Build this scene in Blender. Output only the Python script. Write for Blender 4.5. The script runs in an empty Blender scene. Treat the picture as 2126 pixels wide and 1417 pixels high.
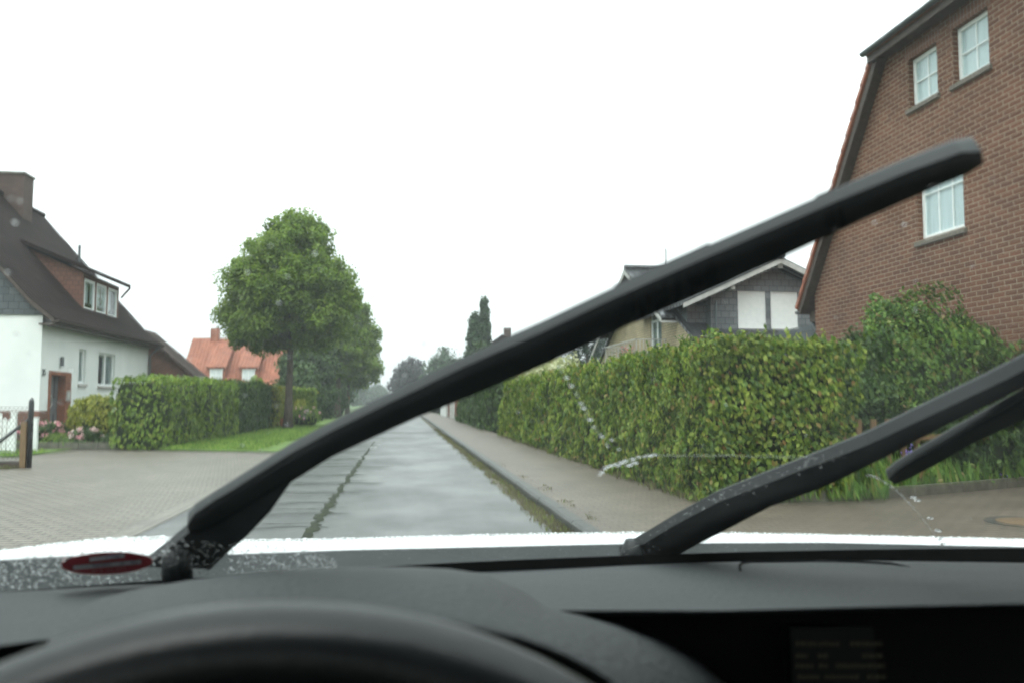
import bpy, bmesh, math, random
import numpy as np
from mathutils import Vector, Matrix, noise as mnoise
random.seed(7); rng = np.random.default_rng(7)
SC = bpy.context.scene
COL = SC.collection
R = math.radians

# ------------------------------------------------------------------ camera
F, CX, CY, CAMH = 1724.0, 1063.0, 708.5, 1.25          # focal length in photo pixels, centre, eye height
PITCH = math.atan((833-CY)/F)
YAW = math.atan((CX-836)/F*math.cos(PITCH))
fw = Vector((math.sin(YAW)*math.cos(PITCH), math.cos(YAW)*math.cos(PITCH), math.sin(PITCH)))
rt = Vector((math.cos(YAW), -math.sin(YAW), 0))
up = rt.cross(fw)
cam_d = bpy.data.cameras.new('camera'); cam = bpy.data.objects.new('camera', cam_d); COL.objects.link(cam)
M = Matrix((rt, up, -fw)).transposed().to_4x4(); M.translation = Vector((0, 0, CAMH)); cam.matrix_world = M
cam_d.sensor_width = 36; cam_d.lens = F/2126*36
cam_d.clip_start = 0.02; cam_d.clip_end = 6000
cam_d.dof.use_dof = True; cam_d.dof.focus_distance = 2.4; cam_d.dof.aperture_fstop = 7.4
SC.camera = cam

# ------------------------------------------------------------------ world, sun, exposure
SUN_EL, SUN_ROT = R(58), R(215)
W = bpy.data.worlds.new('World'); SC.world = W; W.use_nodes = True
wn, wl = W.node_tree.nodes, W.node_tree.links
bg = wn['Background']
sky = wn.new('ShaderNodeTexSky'); sky.sky_type = 'NISHITA'; sky.sun_disc = False
sky.sun_elevation = SUN_EL; sky.sun_rotation = SUN_ROT; sky.air_density = 1.0; sky.dust_density = 6; sky.ozone_density = 1
hs = wn.new('ShaderNodeHueSaturation'); hs.inputs['Saturation'].default_value = 0.1
wl.new(sky.outputs[0], hs.inputs['Color'])
mx = wn.new('ShaderNodeMix'); mx.data_type = 'RGBA'; mx.inputs[0].default_value = 0.8
wl.new(hs.outputs[0], mx.inputs[6]); mx.inputs[7].default_value = (9.3, 9.9, 9.9, 1)     # even cloud deck
# an overcast sky is brightest overhead
wt = wn.new('ShaderNodeTexCoord'); ws = wn.new('ShaderNodeSeparateXYZ'); wl.new(wt.outputs['Generated'], ws.inputs[0])
wr = wn.new('ShaderNodeMapRange'); wr.inputs['From Min'].default_value = 0; wr.inputs['From Max'].default_value = 1; wr.inputs['To Min'].default_value = .66; wr.inputs['To Max'].default_value = 1.6
wl.new(ws.outputs['Z'], wr.inputs[0]); wv = wn.new('ShaderNodeVectorMath'); wv.operation = 'SCALE'; wl.new(mx.outputs[2], wv.inputs[0]); wl.new(wr.outputs[0], wv.inputs['Scale'])
wl.new(wv.outputs[0], bg.inputs['Color']); bg.inputs['Strength'].default_value = 0.12
sl = bpy.data.lights.new('sun', 'SUN'); sl.energy = 0.6; sl.angle = R(35); sl.color = (1, 0.97, 0.93)
so = bpy.data.objects.new('sun', sl); COL.objects.link(so)
sd = Vector((math.sin(SUN_ROT)*math.cos(SUN_EL), math.cos(SUN_ROT)*math.cos(SUN_EL), math.sin(SUN_EL)))
so.rotation_euler = sd.to_track_quat('Z', 'Y').to_euler()
SC.view_settings.view_transform = 'Standard'; SC.view_settings.look = 'None'
SC.view_settings.exposure = 0.9; SC.view_settings.gamma = 1; SC.view_settings.use_curve_mapping = False
SC.cycles.max_bounces = 8; SC.cycles.transparent_max_bounces = 24; SC.cycles.transmission_bounces = 8
SC.cycles.diffuse_bounces = 3; SC.cycles.glossy_bounces = 3; SC.cycles.volume_bounces = 0

# ------------------------------------------------------------------ helpers
def ray(px, py):
    return (rt*((px-CX)/F) + up*((CY-py)/F) + fw)
def at(px, py, axis, val):                    # point on a world plane seen at a photo pixel
    d = ray(px, py); o = Vector((0, 0, CAMH)); t = (val-o[axis])/d[axis]
    return o + d*t

def tag(o, label=None, cat=None, group=None, kind=None):
    if label: o['label'] = label
    if cat: o['category'] = cat
    if group: o['group'] = group
    if kind: o['kind'] = kind
    return o
def thing(name, label, cat, loc=(0, 0, 0), group=None):
    o = bpy.data.objects.new(name, None); COL.objects.link(o); o.location = loc
    o.empty_display_size = 0.2
    return tag(o, label, cat, group)
def root_loc(o):
    while o.parent: o = o.parent
    return Vector(o.location)

class MB:
    def __init__(s): s.v = []; s.f = []
    def poly(s, pts):
        n = len(s.v); s.v += [tuple(p) for p in pts]; s.f.append(tuple(range(n, n+len(pts))))
        return s
    def box(s, x0, x1, y0, y1, z0, z1):
        n = len(s.v)
        s.v += [(x0,y0,z0),(x1,y0,z0),(x1,y1,z0),(x0,y1,z0),(x0,y0,z1),(x1,y0,z1),(x1,y1,z1),(x0,y1,z1)]
        s.f += [tuple(n+i for i in f) for f in ((0,3,2,1),(4,5,6,7),(0,1,5,4),(1,2,6,5),(2,3,7,6),(3,0,4,7))]
        return s
    def prism(s, pts, vec):                    # planar polygon pushed along vec
        n = len(s.v); k = len(pts); vec = Vector(vec)
        s.v += [tuple(p) for p in pts] + [tuple(Vector(p)+vec) for p in pts]
        s.f.append(tuple(n+i for i in reversed(range(k)))); s.f.append(tuple(n+k+i for i in range(k)))
        for i in range(k):
            j = (i+1) % k; s.f.append((n+i, n+j, n+k+j, n+k+i))
        return s
    def tube(s, pts, rad, sides=8, cap=True):
        pts = [Vector(p) for p in pts]; n0 = len(s.v)
        rads = rad if isinstance(rad, (list, tuple)) else [rad]*len(pts)
        ref = None
        for i, p in enumerate(pts):
            d = (pts[min(i+1, len(pts)-1)]-pts[max(i-1, 0)]).normalized()
            if ref is None:
                ref = Vector((0, 0, 1)) if abs(d.z) < 0.9 else Vector((1, 0, 0))
            a = d.cross(ref).normalized(); b = a.cross(d); ref = b
            for k in range(sides):
                t = 2*math.pi*k/sides
                s.v.append(tuple(p + (a*math.cos(t)+b*math.sin(t))*rads[i]))
        for i in range(len(pts)-1):
            for k in range(sides):
                a0 = n0+i*sides+k; a1 = n0+i*sides+(k+1) % sides
                s.f.append((a0, a1, a1+sides, a0+sides))
        if cap:
            s.f.append(tuple(n0+k for k in reversed(range(sides))))
            s.f.append(tuple(n0+(len(pts)-1)*sides+k for k in range(sides)))
        return s
    def grid(s, rows):                         # rows of equal-length point lists
        n0 = len(s.v); w = len(rows[0])
        for r in rows: s.v += [tuple(p) for p in r]
        for i in range(len(rows)-1):
            for j in range(w-1):
                a = n0+i*w+j; s.f.append((a, a+1, a+w+1, a+w))
        return s
    def build(s, name, mat, parent=None, smooth=False, bevel=0, subsurf=0, recalc=True):
        me = bpy.data.meshes.new(name)
        off = root_loc(parent) if parent else Vector((0, 0, 0))
        me.from_pydata([tuple(Vector(p)-off) for p in s.v], [], s.f)
        if recalc:
            bm = bmesh.new(); bm.from_mesh(me); bmesh.ops.recalc_face_normals(bm, faces=bm.faces); bm.to_mesh(me); bm.free()
        uv = me.uv_layers.new(name='uv'); vs = me.vertices
        for p in me.polygons:
            n = p.normal
            if abs(n.z) > 0.98: u, v = Vector((1, 0, 0)), Vector((0, 1, 0))
            else:
                u = Vector((0, 0, 1)).cross(n).normalized(); v = n.cross(u)
            for li in p.loop_indices:
                c = vs[me.loops[li].vertex_index].co + off
                uv.data[li].uv = (c.dot(u), c.dot(v))
        if smooth: me.polygons.foreach_set('use_smooth', [True]*len(me.polygons))
        me.materials.append(mat)
        o = bpy.data.objects.new(name, me); COL.objects.link(o)
        if parent: o.parent = parent
        if bevel:
            b = o.modifiers.new('bevel', 'BEVEL'); b.width = bevel; b.segments = 2; b.limit_method = 'ANGLE'
        if subsurf:
            b = o.modifiers.new('sub', 'SUBSURF'); b.levels = b.render_levels = subsurf
        return o

def wall_grid(mb, O, U, V, u0, u1, v0, v1, holes, inward, depth):
    """rectangle with rectangular openings and their reveals; O + U*u + V*v"""
    O, U, V, inward = Vector(O), Vector(U), Vector(V), Vector(inward)
    us = sorted({u0, u1, *[h[0] for h in holes], *[h[1] for h in holes]})
    vs = sorted({v0, v1, *[h[2] for h in holes], *[h[3] for h in holes]})
    P = lambda u, v, d=0: O+U*u+V*v+inward*d
    for i in range(len(us)-1):
        for j in range(len(vs)-1):
            uc, vc = (us[i]+us[i+1])/2, (vs[j]+vs[j+1])/2
            if any(h[0] < uc < h[1] and h[2] < vc < h[3] for h in holes): continue
            mb.poly([P(us[i], vs[j]), P(us[i+1], vs[j]), P(us[i+1], vs[j+1]), P(us[i], vs[j+1])])
    for a, b, c, d in holes:
        for q in (((a, c), (b, c)), ((b, c), (b, d)), ((b, d), (a, d)), ((a, d), (a, c))):
            mb.poly([P(*q[0]), P(*q[1]), P(*q[1], depth), P(*q[0], depth)])
    return mb

# ------------------------------------------------------------------ materials
def newmat(name):
    m = bpy.data.materials.new(name); m.use_nodes = True
    nt = m.node_tree; b = nt.nodes['Principled BSDF']
    return m, nt, b
def ramp(nt, stops):
    r = nt.nodes.new('ShaderNodeValToRGB'); cr = r.color_ramp
    while len(cr.elements) > len(stops): cr.elements.remove(cr.elements[-1])
    while len(cr.elements) < len(stops): cr.elements.new(0.5)
    for e, (p, c) in zip(cr.elements, stops):
        e.position = p; e.color = (*c, 1) if len(c) == 3 else c
    return r
def noisy(name, c1, c2, scale=6, rough=0.7, bump=0.0, bscale=None, metallic=0, detail=6, stretch=None, spec=0.5, rvar=0, dist=0.01):
    m, nt, b = newmat(name)
    tc = nt.nodes.new('ShaderNodeTexCoord'); src = tc.outputs['Object']
    if stretch:
        mp = nt.nodes.new('ShaderNodeMapping'); mp.inputs['Scale'].default_value = stretch
        nt.links.new(src, mp.inputs[0]); src = mp.outputs[0]
    n = nt.nodes.new('ShaderNodeTexNoise'); n.inputs['Scale'].default_value = scale; n.inputs['Detail'].default_value = detail
    nt.links.new(src, n.inputs['Vector'])
    r = ramp(nt, [(0.3, c1), (0.7, c2)]); nt.links.new(n.outputs['Fac'], r.inputs[0])
    nt.links.new(r.outputs[0], b.inputs['Base Color'])
    b.inputs['Roughness'].default_value = rough; b.inputs['Metallic'].default_value = metallic
    b.inputs['Specular IOR Level'].default_value = spec
    if rvar:
        mr = nt.nodes.new('ShaderNodeMapRange'); mr.inputs['From Min'].default_value = .3; mr.inputs['From Max'].default_value = .7
        mr.inputs['To Min'].default_value = rough-rvar; mr.inputs['To Max'].default_value = rough+rvar
        nt.links.new(n.outputs['Fac'], mr.inputs[0]); nt.links.new(mr.outputs[0], b.inputs['Roughness'])
    if bump:
        n2 = nt.nodes.new('ShaderNodeTexNoise'); n2.inputs['Scale'].default_value = bscale or scale*4; n2.inputs['Detail'].default_value = 4
        nt.links.new(src, n2.inputs['Vector'])
        bp = nt.nodes.new('ShaderNodeBump'); bp.inputs['Strength'].default_value = bump; bp.inputs['Distance'].default_value = dist
        nt.links.new(n2.outputs['Fac'], bp.inputs['Height']); nt.links.new(bp.outputs[0], b.inputs['Normal'])
    return m
def bricks(name, c1, c2, mortar, w, h, ms, rough=0.75, offset=0.5, wob=0.0, bump=0.5, dirt=0.35, rot=0, dirtcol=(0.3, 0.3, 0.3), spec=0.3, swap=False, dist=0.01):
    m, nt, b = newmat(name); L = nt.links
    tc = nt.nodes.new('ShaderNodeTexCoord'); mp = nt.nodes.new('ShaderNodeMapping')
    mp.inputs['Rotation'].default_value = (0, 0, rot); L.new(tc.outputs['UV'], mp.inputs[0]); src = mp.outputs[0]
    if wob:
        n = nt.nodes.new('ShaderNodeTexNoise'); n.inputs['Scale'].default_value = 4.0; n.inputs['Detail'].default_value = 3; L.new(src, n.inputs['Vector'])
        vs = nt.nodes.new('ShaderNodeVectorMath'); vs.operation = 'SUBTRACT'; vs.inputs[1].default_value = (0.5, 0.5, 0.5); L.new(n.outputs['Color'], vs.inputs[0])
        vm = nt.nodes.new('ShaderNodeVectorMath'); vm.operation = 'SCALE'; vm.inputs['Scale'].default_value = wob; L.new(vs.outputs[0], vm.inputs[0])
        va = nt.nodes.new('ShaderNodeVectorMath'); va.operation = 'ADD'; L.new(src, va.inputs[0]); L.new(vm.outputs[0], va.inputs[1]); src = va.outputs[0]
    br = nt.nodes.new('ShaderNodeTexBrick'); br.offset = offset; br.inputs['Scale'].default_value = 1
    br.inputs['Brick Width'].default_value = w; br.inputs['Row Height'].default_value = h; br.inputs['Mortar Size'].default_value = ms
    br.inputs['Mortar Smooth'].default_value = 0.3
    br.inputs['Color1'].default_value = (*c1, 1); br.inputs['Color2'].default_value = (*c2, 1); br.inputs['Mortar'].default_value = (*mortar, 1)
    L.new(src, br.inputs['Vector'])
    n3 = nt.nodes.new('ShaderNodeTexNoise'); n3.inputs['Scale'].default_value = 0.9; n3.inputs['Detail'].default_value = 8; n3.inputs['Roughness'].default_value = .65
    L.new(tc.outputs['Object'], n3.inputs['Vector'])
    r3 = ramp(nt, [(0.35, (1-dirt,)*3), (0.65, (1+0*dirt,)*3)]); L.new(n3.outputs['Fac'], r3.inputs[0])
    mm = nt.nodes.new('ShaderNodeMix'); mm.data_type = 'RGBA'; mm.blend_type = 'MULTIPLY'; mm.inputs[0].default_value = 1
    L.new(br.outputs['Color'], mm.inputs[6]); L.new(r3.outputs[0], mm.inputs[7])
    n4 = nt.nodes.new('ShaderNodeTexNoise'); n4.inputs['Scale'].default_value = 45; n4.inputs['Detail'].default_value = 3
    L.new(tc.outputs['Object'], n4.inputs['Vector'])
    r4 = ramp(nt, [(0.3, (.78, .78, .78)), (0.7, (1.15, 1.15, 1.15))]); L.new(n4.outputs['Fac'], r4.inputs[0])
    m2 = nt.nodes.new('ShaderNodeMix'); m2.data_type = 'RGBA'; m2.blend_type = 'MULTIPLY'; m2.inputs[0].default_value = 1
    L.new(mm.outputs[2], m2.inputs[6]); L.new(r4.outputs[0], m2.inputs[7])
    L.new(m2.outputs[2], b.inputs['Base Color'])
    b.inputs['Roughness'].default_value = rough; b.inputs['Specular IOR Level'].default_value = spec
    bp = nt.nodes.new('ShaderNodeBump'); bp.invert = True; bp.inputs['Strength'].default_value = bump; bp.inputs['Distance'].default_value = dist
    L.new(br.outputs['Fac'], bp.inputs['Height']); L.new(bp.outputs[0], b.inputs['Normal'])
    return m
def tiles(name, c1, c2, w, h, rough=0.5, dist=0.03, dirt=.4, spec=.25):
    """pantiles: rounded columns with stepped courses"""
    m, nt, b = newmat(name); L = nt.links
    tc = nt.nodes.new('ShaderNodeTexCoord'); sp = nt.nodes.new('ShaderNodeSeparateXYZ'); L.new(tc.outputs['UV'], sp.inputs[0])
    def math_(op, a, bv=None, c=None):
        q = nt.nodes.new('ShaderNodeMath'); q.operation = op
        for i, x in enumerate((a, bv, c)):
            if x is None: continue
            if isinstance(x, (int, float)): q.inputs[i].default_value = x
            else: L.new(x, q.inputs[i])
        return q.outputs[0]
    cx = math_('MULTIPLY', sp.outputs[0], 2*math.pi/w); sx = math_('SINE', cx); sx = math_('MULTIPLY_ADD', sx, .35, .35)
    fy = math_('FRACT', math_('DIVIDE', sp.outputs[1], h)); st = math_('SUBTRACT', 1.0, fy)
    hgt = math_('ADD', sx, st)
    br = nt.nodes.new('ShaderNodeTexBrick'); br.offset = 0; br.inputs['Scale'].default_value = 1
    br.inputs['Brick Width'].default_value = w; br.inputs['Row Height'].default_value = h; br.inputs['Mortar Size'].default_value = 0.0
    br.inputs['Color1'].default_value = (*c1, 1); br.inputs['Color2'].default_value = (*c2, 1); L.new(tc.outputs['UV'], br.inputs['Vector'])
    n3 = nt.nodes.new('ShaderNodeTexNoise'); n3.inputs['Scale'].default_value = 1.3; n3.inputs['Detail'].default_value = 8; L.new(tc.outputs['Object'], n3.inputs['Vector'])
    r3 = ramp(nt, [(0.35, (1-dirt,)*3), (0.65, (1, 1, 1))]); L.new(n3.outputs['Fac'], r3.inputs[0])
    mm = nt.nodes.new('ShaderNodeMix'); mm.data_type = 'RGBA'; mm.blend_type = 'MULTIPLY'; mm.inputs[0].default_value = 1
    L.new(br.outputs['Color'], mm.inputs[6]); L.new(r3.outputs[0], mm.inputs[7]); L.new(mm.outputs[2], b.inputs['Base Color'])
    b.inputs['Roughness'].default_value = rough; b.inputs['Specular IOR Level'].default_value = spec
    bp = nt.nodes.new('ShaderNodeBump'); bp.inputs['Strength'].default_value = 1; bp.inputs['Distance'].default_value = dist
    L.new(hgt, bp.inputs['Height']); L.new(bp.outputs[0], b.inputs['Normal'])
    return m
def leafmat(name, stops, trans=0.3, rough=0.45, spec=0.3, clump=0.35):
    m, nt, b = newmat(name); L = nt.links
    a = nt.nodes.new('ShaderNodeAttribute'); a.attribute_name = 'rnd'
    r = ramp(nt, stops); L.new(a.outputs['Fac'], r.inputs[0])
    tc = nt.nodes.new('ShaderNodeTexCoord'); n = nt.nodes.new('ShaderNodeTexNoise'); n.inputs['Scale'].default_value = 1.6; n.inputs['Detail'].default_value = 4
    L.new(tc.outputs['Object'], n.inputs['Vector'])
    r2 = ramp(nt, [(0.35, (1-clump,)*3), (0.65, (1, 1, 1))]); L.new(n.outputs['Fac'], r2.inputs[0])
    mm = nt.nodes.new('ShaderNodeMix'); mm.data_type = 'RGBA'; mm.blend_type = 'MULTIPLY'; mm.inputs[0].default_value = 1
    L.new(r.outputs[0], mm.inputs[6]); L.new(r2.outputs[0], mm.inputs[7]); L.new(mm.outputs[2], b.inputs['Base Color'])
    b.inputs['Roughness'].default_value = rough; b.inputs['Specular IOR Level'].default_value = spec
    t = nt.nodes.new('ShaderNodeBsdfTranslucent'); L.new(mm.outputs[2], t.inputs['Color'])
    mi = nt.nodes.new('ShaderNodeMixShader'); mi.inputs[0].default_value = trans
    L.new(b.outputs[0], mi.inputs[1]); L.new(t.outputs[0], mi.inputs[2]); L.new(mi.outputs[0], nt.nodes['Material Output'].inputs[0])
    return m
def glassmat(name, tint=(0.9, 0.95, 0.94), refl=0.5, film=0, wet=0):
    m, nt, b = newmat(name); L = nt.links; nt.nodes.remove(b)
    t = nt.nodes.new('ShaderNodeBsdfTransparent'); t.inputs[0].default_value = (*tint, 1)
    g = nt.nodes.new('ShaderNodeBsdfGlossy'); g.inputs['Roughness'].default_value = 0.02
    f = nt.nodes.new('ShaderNodeLayerWeight'); f.inputs['Blend'].default_value = .5           # Schlick reflectance, the same from both sides
    pw = nt.nodes.new('ShaderNodeMath'); pw.operation = 'POWER'; pw.inputs[1].default_value = 5; L.new(f.outputs['Facing'], pw.inputs[0])
    q = nt.nodes.new('ShaderNodeMath'); q.operation = 'MULTIPLY_ADD'; q.inputs[1].default_value = refl*.95; q.inputs[2].default_value = refl*.045; L.new(pw.outputs[0], q.inputs[0])
    mi = nt.nodes.new('ShaderNodeMixShader'); L.new(q.outputs[0], mi.inputs[0]); L.new(t.outputs[0], mi.inputs[1]); L.new(g.outputs[0], mi.inputs[2])
    out = mi.outputs[0]
    if wet:                                       # uneven water film: tiny wedges of water that bend the view a little
        tw = nt.nodes.new('ShaderNodeTexCoord'); mw = nt.nodes.new('ShaderNodeMapping'); mw.inputs['Scale'].default_value = (1.0, .45, .45); L.new(tw.outputs['Object'], mw.inputs[0])
        nw = nt.nodes.new('ShaderNodeTexNoise'); nw.inputs['Scale'].default_value = 330; nw.inputs['Detail'].default_value = 2; L.new(mw.outputs[0], nw.inputs['Vector'])
        bw = nt.nodes.new('ShaderNodeBump'); bw.inputs['Strength'].default_value = 1; bw.inputs['Distance'].default_value = .003; L.new(nw.outputs['Fac'], bw.inputs['Height'])
        rf_ = nt.nodes.new('ShaderNodeBsdfRefraction'); rf_.inputs['IOR'].default_value = 1.0009; rf_.inputs['Roughness'].default_value = 0; rf_.inputs['Color'].default_value = (*tint, 1); L.new(bw.outputs[0], rf_.inputs['Normal'])
        nm = nt.nodes.new('ShaderNodeTexNoise'); nm.inputs['Scale'].default_value = 6; nm.inputs['Detail'].default_value = 3; L.new(tw.outputs['Object'], nm.inputs['Vector'])
        rw_ = nt.nodes.new('ShaderNodeMapRange'); rw_.inputs['From Min'].default_value = .35; rw_.inputs['From Max'].default_value = .6; rw_.inputs['To Min'].default_value = wet*.3; rw_.inputs['To Max'].default_value = wet; L.new(nm.outputs['Fac'], rw_.inputs[0])
        mw2 = nt.nodes.new('ShaderNodeMixShader'); L.new(rw_.outputs[0], mw2.inputs[0]); L.new(t.outputs[0], mw2.inputs[1]); L.new(rf_.outputs[0], mw2.inputs[2]); L.new(mw2.outputs[0], mi.inputs[1])
    if film:                                      # thin film of rain and dirt that scatters a little daylight
        d = nt.nodes.new('ShaderNodeBsdfTranslucent'); d.inputs[0].default_value = (.9, .97, .97, 1)
        m2 = nt.nodes.new('ShaderNodeMixShader'); tc = nt.nodes.new('ShaderNodeTexCoord'); n = nt.nodes.new('ShaderNodeTexNoise'); n.inputs['Scale'].default_value = 9; n.inputs['Detail'].default_value = 5
        L.new(tc.outputs['Object'], n.inputs['Vector']); mr = nt.nodes.new('ShaderNodeMapRange'); mr.inputs['From Min'].default_value = .3; mr.inputs['From Max'].default_value = .7
        mr.inputs['To Min'].default_value = film*.5; mr.inputs['To Max'].default_value = film*1.6; L.new(n.outputs['Fac'], mr.inputs[0]); L.new(mr.outputs[0], m2.inputs[0])
        L.new(out, m2.inputs[1]); L.new(d.outputs[0], m2.inputs[2]); out = m2.outputs[0]
    L.new(out, nt.nodes['Material Output'].inputs[0])
    return m

MAT = {}
MAT['white_render'] = noisy('white_render', (.66, .69, .67), (.76, .78, .76), 1.2, .85, .25, 60, dist=.004)
MAT['slate_light'] = bricks('pale_slate_scales', (.13, .15, .16), (.19, .21, .22), (.05, .055, .06), .26, .2, .01, rough=.35, dirt=.3)
MAT['slate_wall'] = bricks('slate_cladding', (.075, .088, .095), (.11, .122, .13), (.03, .033, .035), .3, .22, .008, rough=.45, dirt=.3)
MAT['dark_tile'] = tiles('dark_roof_tiles', (.013, .0085, .0075), (.021, .013, .011), .3, .33, .9, spec=.08)
MAT['grey_tile'] = tiles('grey_roof_tiles', (.03, .032, .034), (.05, .052, .055), .3, .34, .3, dist=.05)
MAT['red_tile'] = tiles('red_roof_tiles', (.25, .082, .045), (.32, .115, .065), .3, .36, .6, dist=.05, dirt=.25)
MAT['brick_right'] = bricks('red_brown_brick', (.115, .045, .027), (.175, .074, .043), (.29, .235, .17), .25, .083, .0092, .8, wob=.012, dirt=.25)
MAT['brick_soldier'] = bricks('soldier_brick', (.16, .072, .05), (.2, .09, .062), (.25, .21, .17), .083, .25, .009, .8, offset=0, dirt=.3)
MAT['brick_plinth'] = bricks('plinth_brick', (.18, .07, .045), (.24, .1, .07), (.22, .19, .16), .25, .083, .009, .8)
MAT['brick_door'] = bricks('orange_brick', (.27, .085, .04), (.33, .11, .055), (.2, .15, .12), .25, .083, .009, .8)
MAT['brick_dormer'] = bricks('brown_clay_cladding', (.17, .08, .055), (.2, .095, .065), (.1, .05, .04), .2, .16, .01, .7)
MAT['brick_chimney'] = bricks('chimney_brick', (.085, .052, .042), (.11, .068, .055), (.07, .055, .048), .25, .083, .01, .8)
MAT['brick_yellow'] = bricks('yellow_brick', (.4, .33, .2), (.47, .4, .25), (.26, .22, .15), .25, .083, .012, .8)
MAT['sill'] = noisy('dark_sill', (.09, .08, .065), (.16, .14, .11), 20, .7, .3)
MAT['white_paint'] = noisy('white_paint', (.72, .75, .74), (.8, .82, .8), 8, .45)
MAT['white_wood'] = noisy('weathered_white_board', (.3, .3, .28), (.44, .44, .42), 6, .6)
MAT['grey_paint'] = noisy('grey_paint', (.09, .1, .105), (.12, .13, .135), 6, .5)
MAT['dark_wood'] = noisy('dark_brown_board', (.035, .024, .018), (.065, .045, .034), 9, .6, .2)
MAT['gutter'] = noisy('zinc_gutter', (.07, .085, .09), (.11, .125, .13), 5, .35, metallic=.3)
MAT['dark_room'] = noisy('dark_interior', (.02, .024, .024), (.035, .04, .04), 2, .9)
MAT['curtain'] = noisy('net_curtain', (.5, .54, .56), (.68, .71, .72), 7, .9, stretch=(1, 9, .25))
MAT['pane'] = glassmat('window_pane', (.93, .97, .97), .8)
MAT['door_grey'] = noisy('grey_door_paint', (.1, .11, .115), (.13, .14, .145), 5, .45)
MAT['metal_light'] = noisy('brushed_steel', (.55, .56, .56), (.65, .66, .66), 9, .3, metallic=.8)
MAT['black_metal'] = noisy('black_painted_metal', (.012, .014, .016), (.025, .028, .03), 9, .4)
MAT['post_wood'] = noisy('brown_timber', (.12, .075, .035), (.2, .13, .065), 6, .75, .4, stretch=(8, 8, 1))
MAT['wire'] = noisy('green_grey_wire', (.06, .075, .07), (.1, .115, .11), 9, .5)
MAT['bark'] = noisy('bark', (.045, .035, .026), (.11, .09, .07), 5, .9, .9, 14, stretch=(3, 3, .6), dist=.03)
MAT['soil'] = noisy('soil', (.03, .022, .016), (.07, .05, .035), 7, .85, .8, 30, dist=.03)
MAT['kerb'] = noisy('kerb_stone', (.022, .025, .022), (.06, .062, .055), 9, .5, .4, 50)
MAT['edging'] = noisy('concrete_edging', (.06, .06, .045), (.14, .13, .1), 6, .7, .5, 40)
MAT['core'] = noisy('hedge_twigs', (.012, .02, .006), (.03, .05, .014), 9, .95, .5)

G = lambda *s: list(s)
MAT['leaf_hedge'] = leafmat('hornbeam_leaves', [(0, (.05, .11, .018)), (.35, (.115, .205, .028)), (.62, (.21, .30, .042)), (.9, (.34, .41, .065)), (.95, (.32, .28, .07)), (1, (.32, .19, .07))], .42, clump=.4)
MAT['leaf_hedge2'] = leafmat('hornbeam_leaves_green', [(0, (.08, .145, .022)), (.5, (.165, .27, .035)), (.95, (.3, .41, .06)), (1, (.3, .3, .07))], .42, clump=.4)
MAT['leaf_dark'] = leafmat('dark_green_leaves', [(0, (.03, .065, .02)), (.5, (.055, .11, .028)), (1, (.11, .18, .04))], .3)
MAT['leaf_tree'] = leafmat('maple_leaves', [(0, (.1, .175, .025)), (.5, (.175, .28, .036)), (1, (.29, .4, .055))], .5, clump=.3)
MAT['leaf_yellow'] = leafmat('yellow_green_leaves', [(0, (.12, .16, .015)), (.5, (.26, .29, .03)), (1, (.4, .38, .05))], .3)
MAT['leaf_bush'] = leafmat('shrub_leaves', [(0, (.05, .11, .02)), (.45, (.1, .2, .035)), (.85, (.2, .33, .06)), (.95, (.24, .25, .07)), (1, (.26, .16, .07))], .35)
MAT['leaf_conifer'] = leafmat('pine_needles', [(0, (.012, .03, .02)), (1, (.035, .07, .04))], .15)
MAT['leaf_haze'] = leafmat('distant_leaves', [(0, (.03, .07, .03)), (1, (.07, .13, .05))], .25)
MAT['leaf_purple'] = leafmat('dark_purple_leaves', [(0, (.025, .025, .03)), (1, (.06, .055, .06))], .2)
MAT['blade'] = leafmat('grass_blades', [(0, (.08, .16, .022)), (.6, (.16, .28, .035)), (1, (.27, .36, .07))], .3)
MAT['weed'] = leafmat('gutter_weeds', [(0, (.06, .05, .03)), (.5, (.13, .11, .06)), (.75, (.13, .15, .05)), (1, (.17, .22, .05))], .25)
MAT['petal_pink'] = leafmat('pink_petals', [(0, (.75, .28, .36)), (1, (.85, .55, .55))], .3, clump=.1)
MAT['petal_pale'] = leafmat('pale_pink_petals', [(0, (.8, .5, .5)), (1, (.85, .72, .66))], .3, clump=.1)
MAT['petal_cream'] = leafmat('cream_petals', [(0, (.35, .4, .15)), (1, (.7, .7, .45))], .3, clump=.2)
MAT['petal_red'] = leafmat('red_petals', [(0, (.5, .03, .03)), (1, (.6, .08, .06))], .2, clump=.1)
MAT['petal_blue'] = leafmat('violet_petals', [(0, (.18, .13, .5)), (1, (.28, .2, .6))], .2, clump=.1)
MAT['petal_orange'] = leafmat('orange_petals', [(0, (.8, .2, .03)), (1, (.85, .4, .05))], .2, clump=.1)

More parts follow.
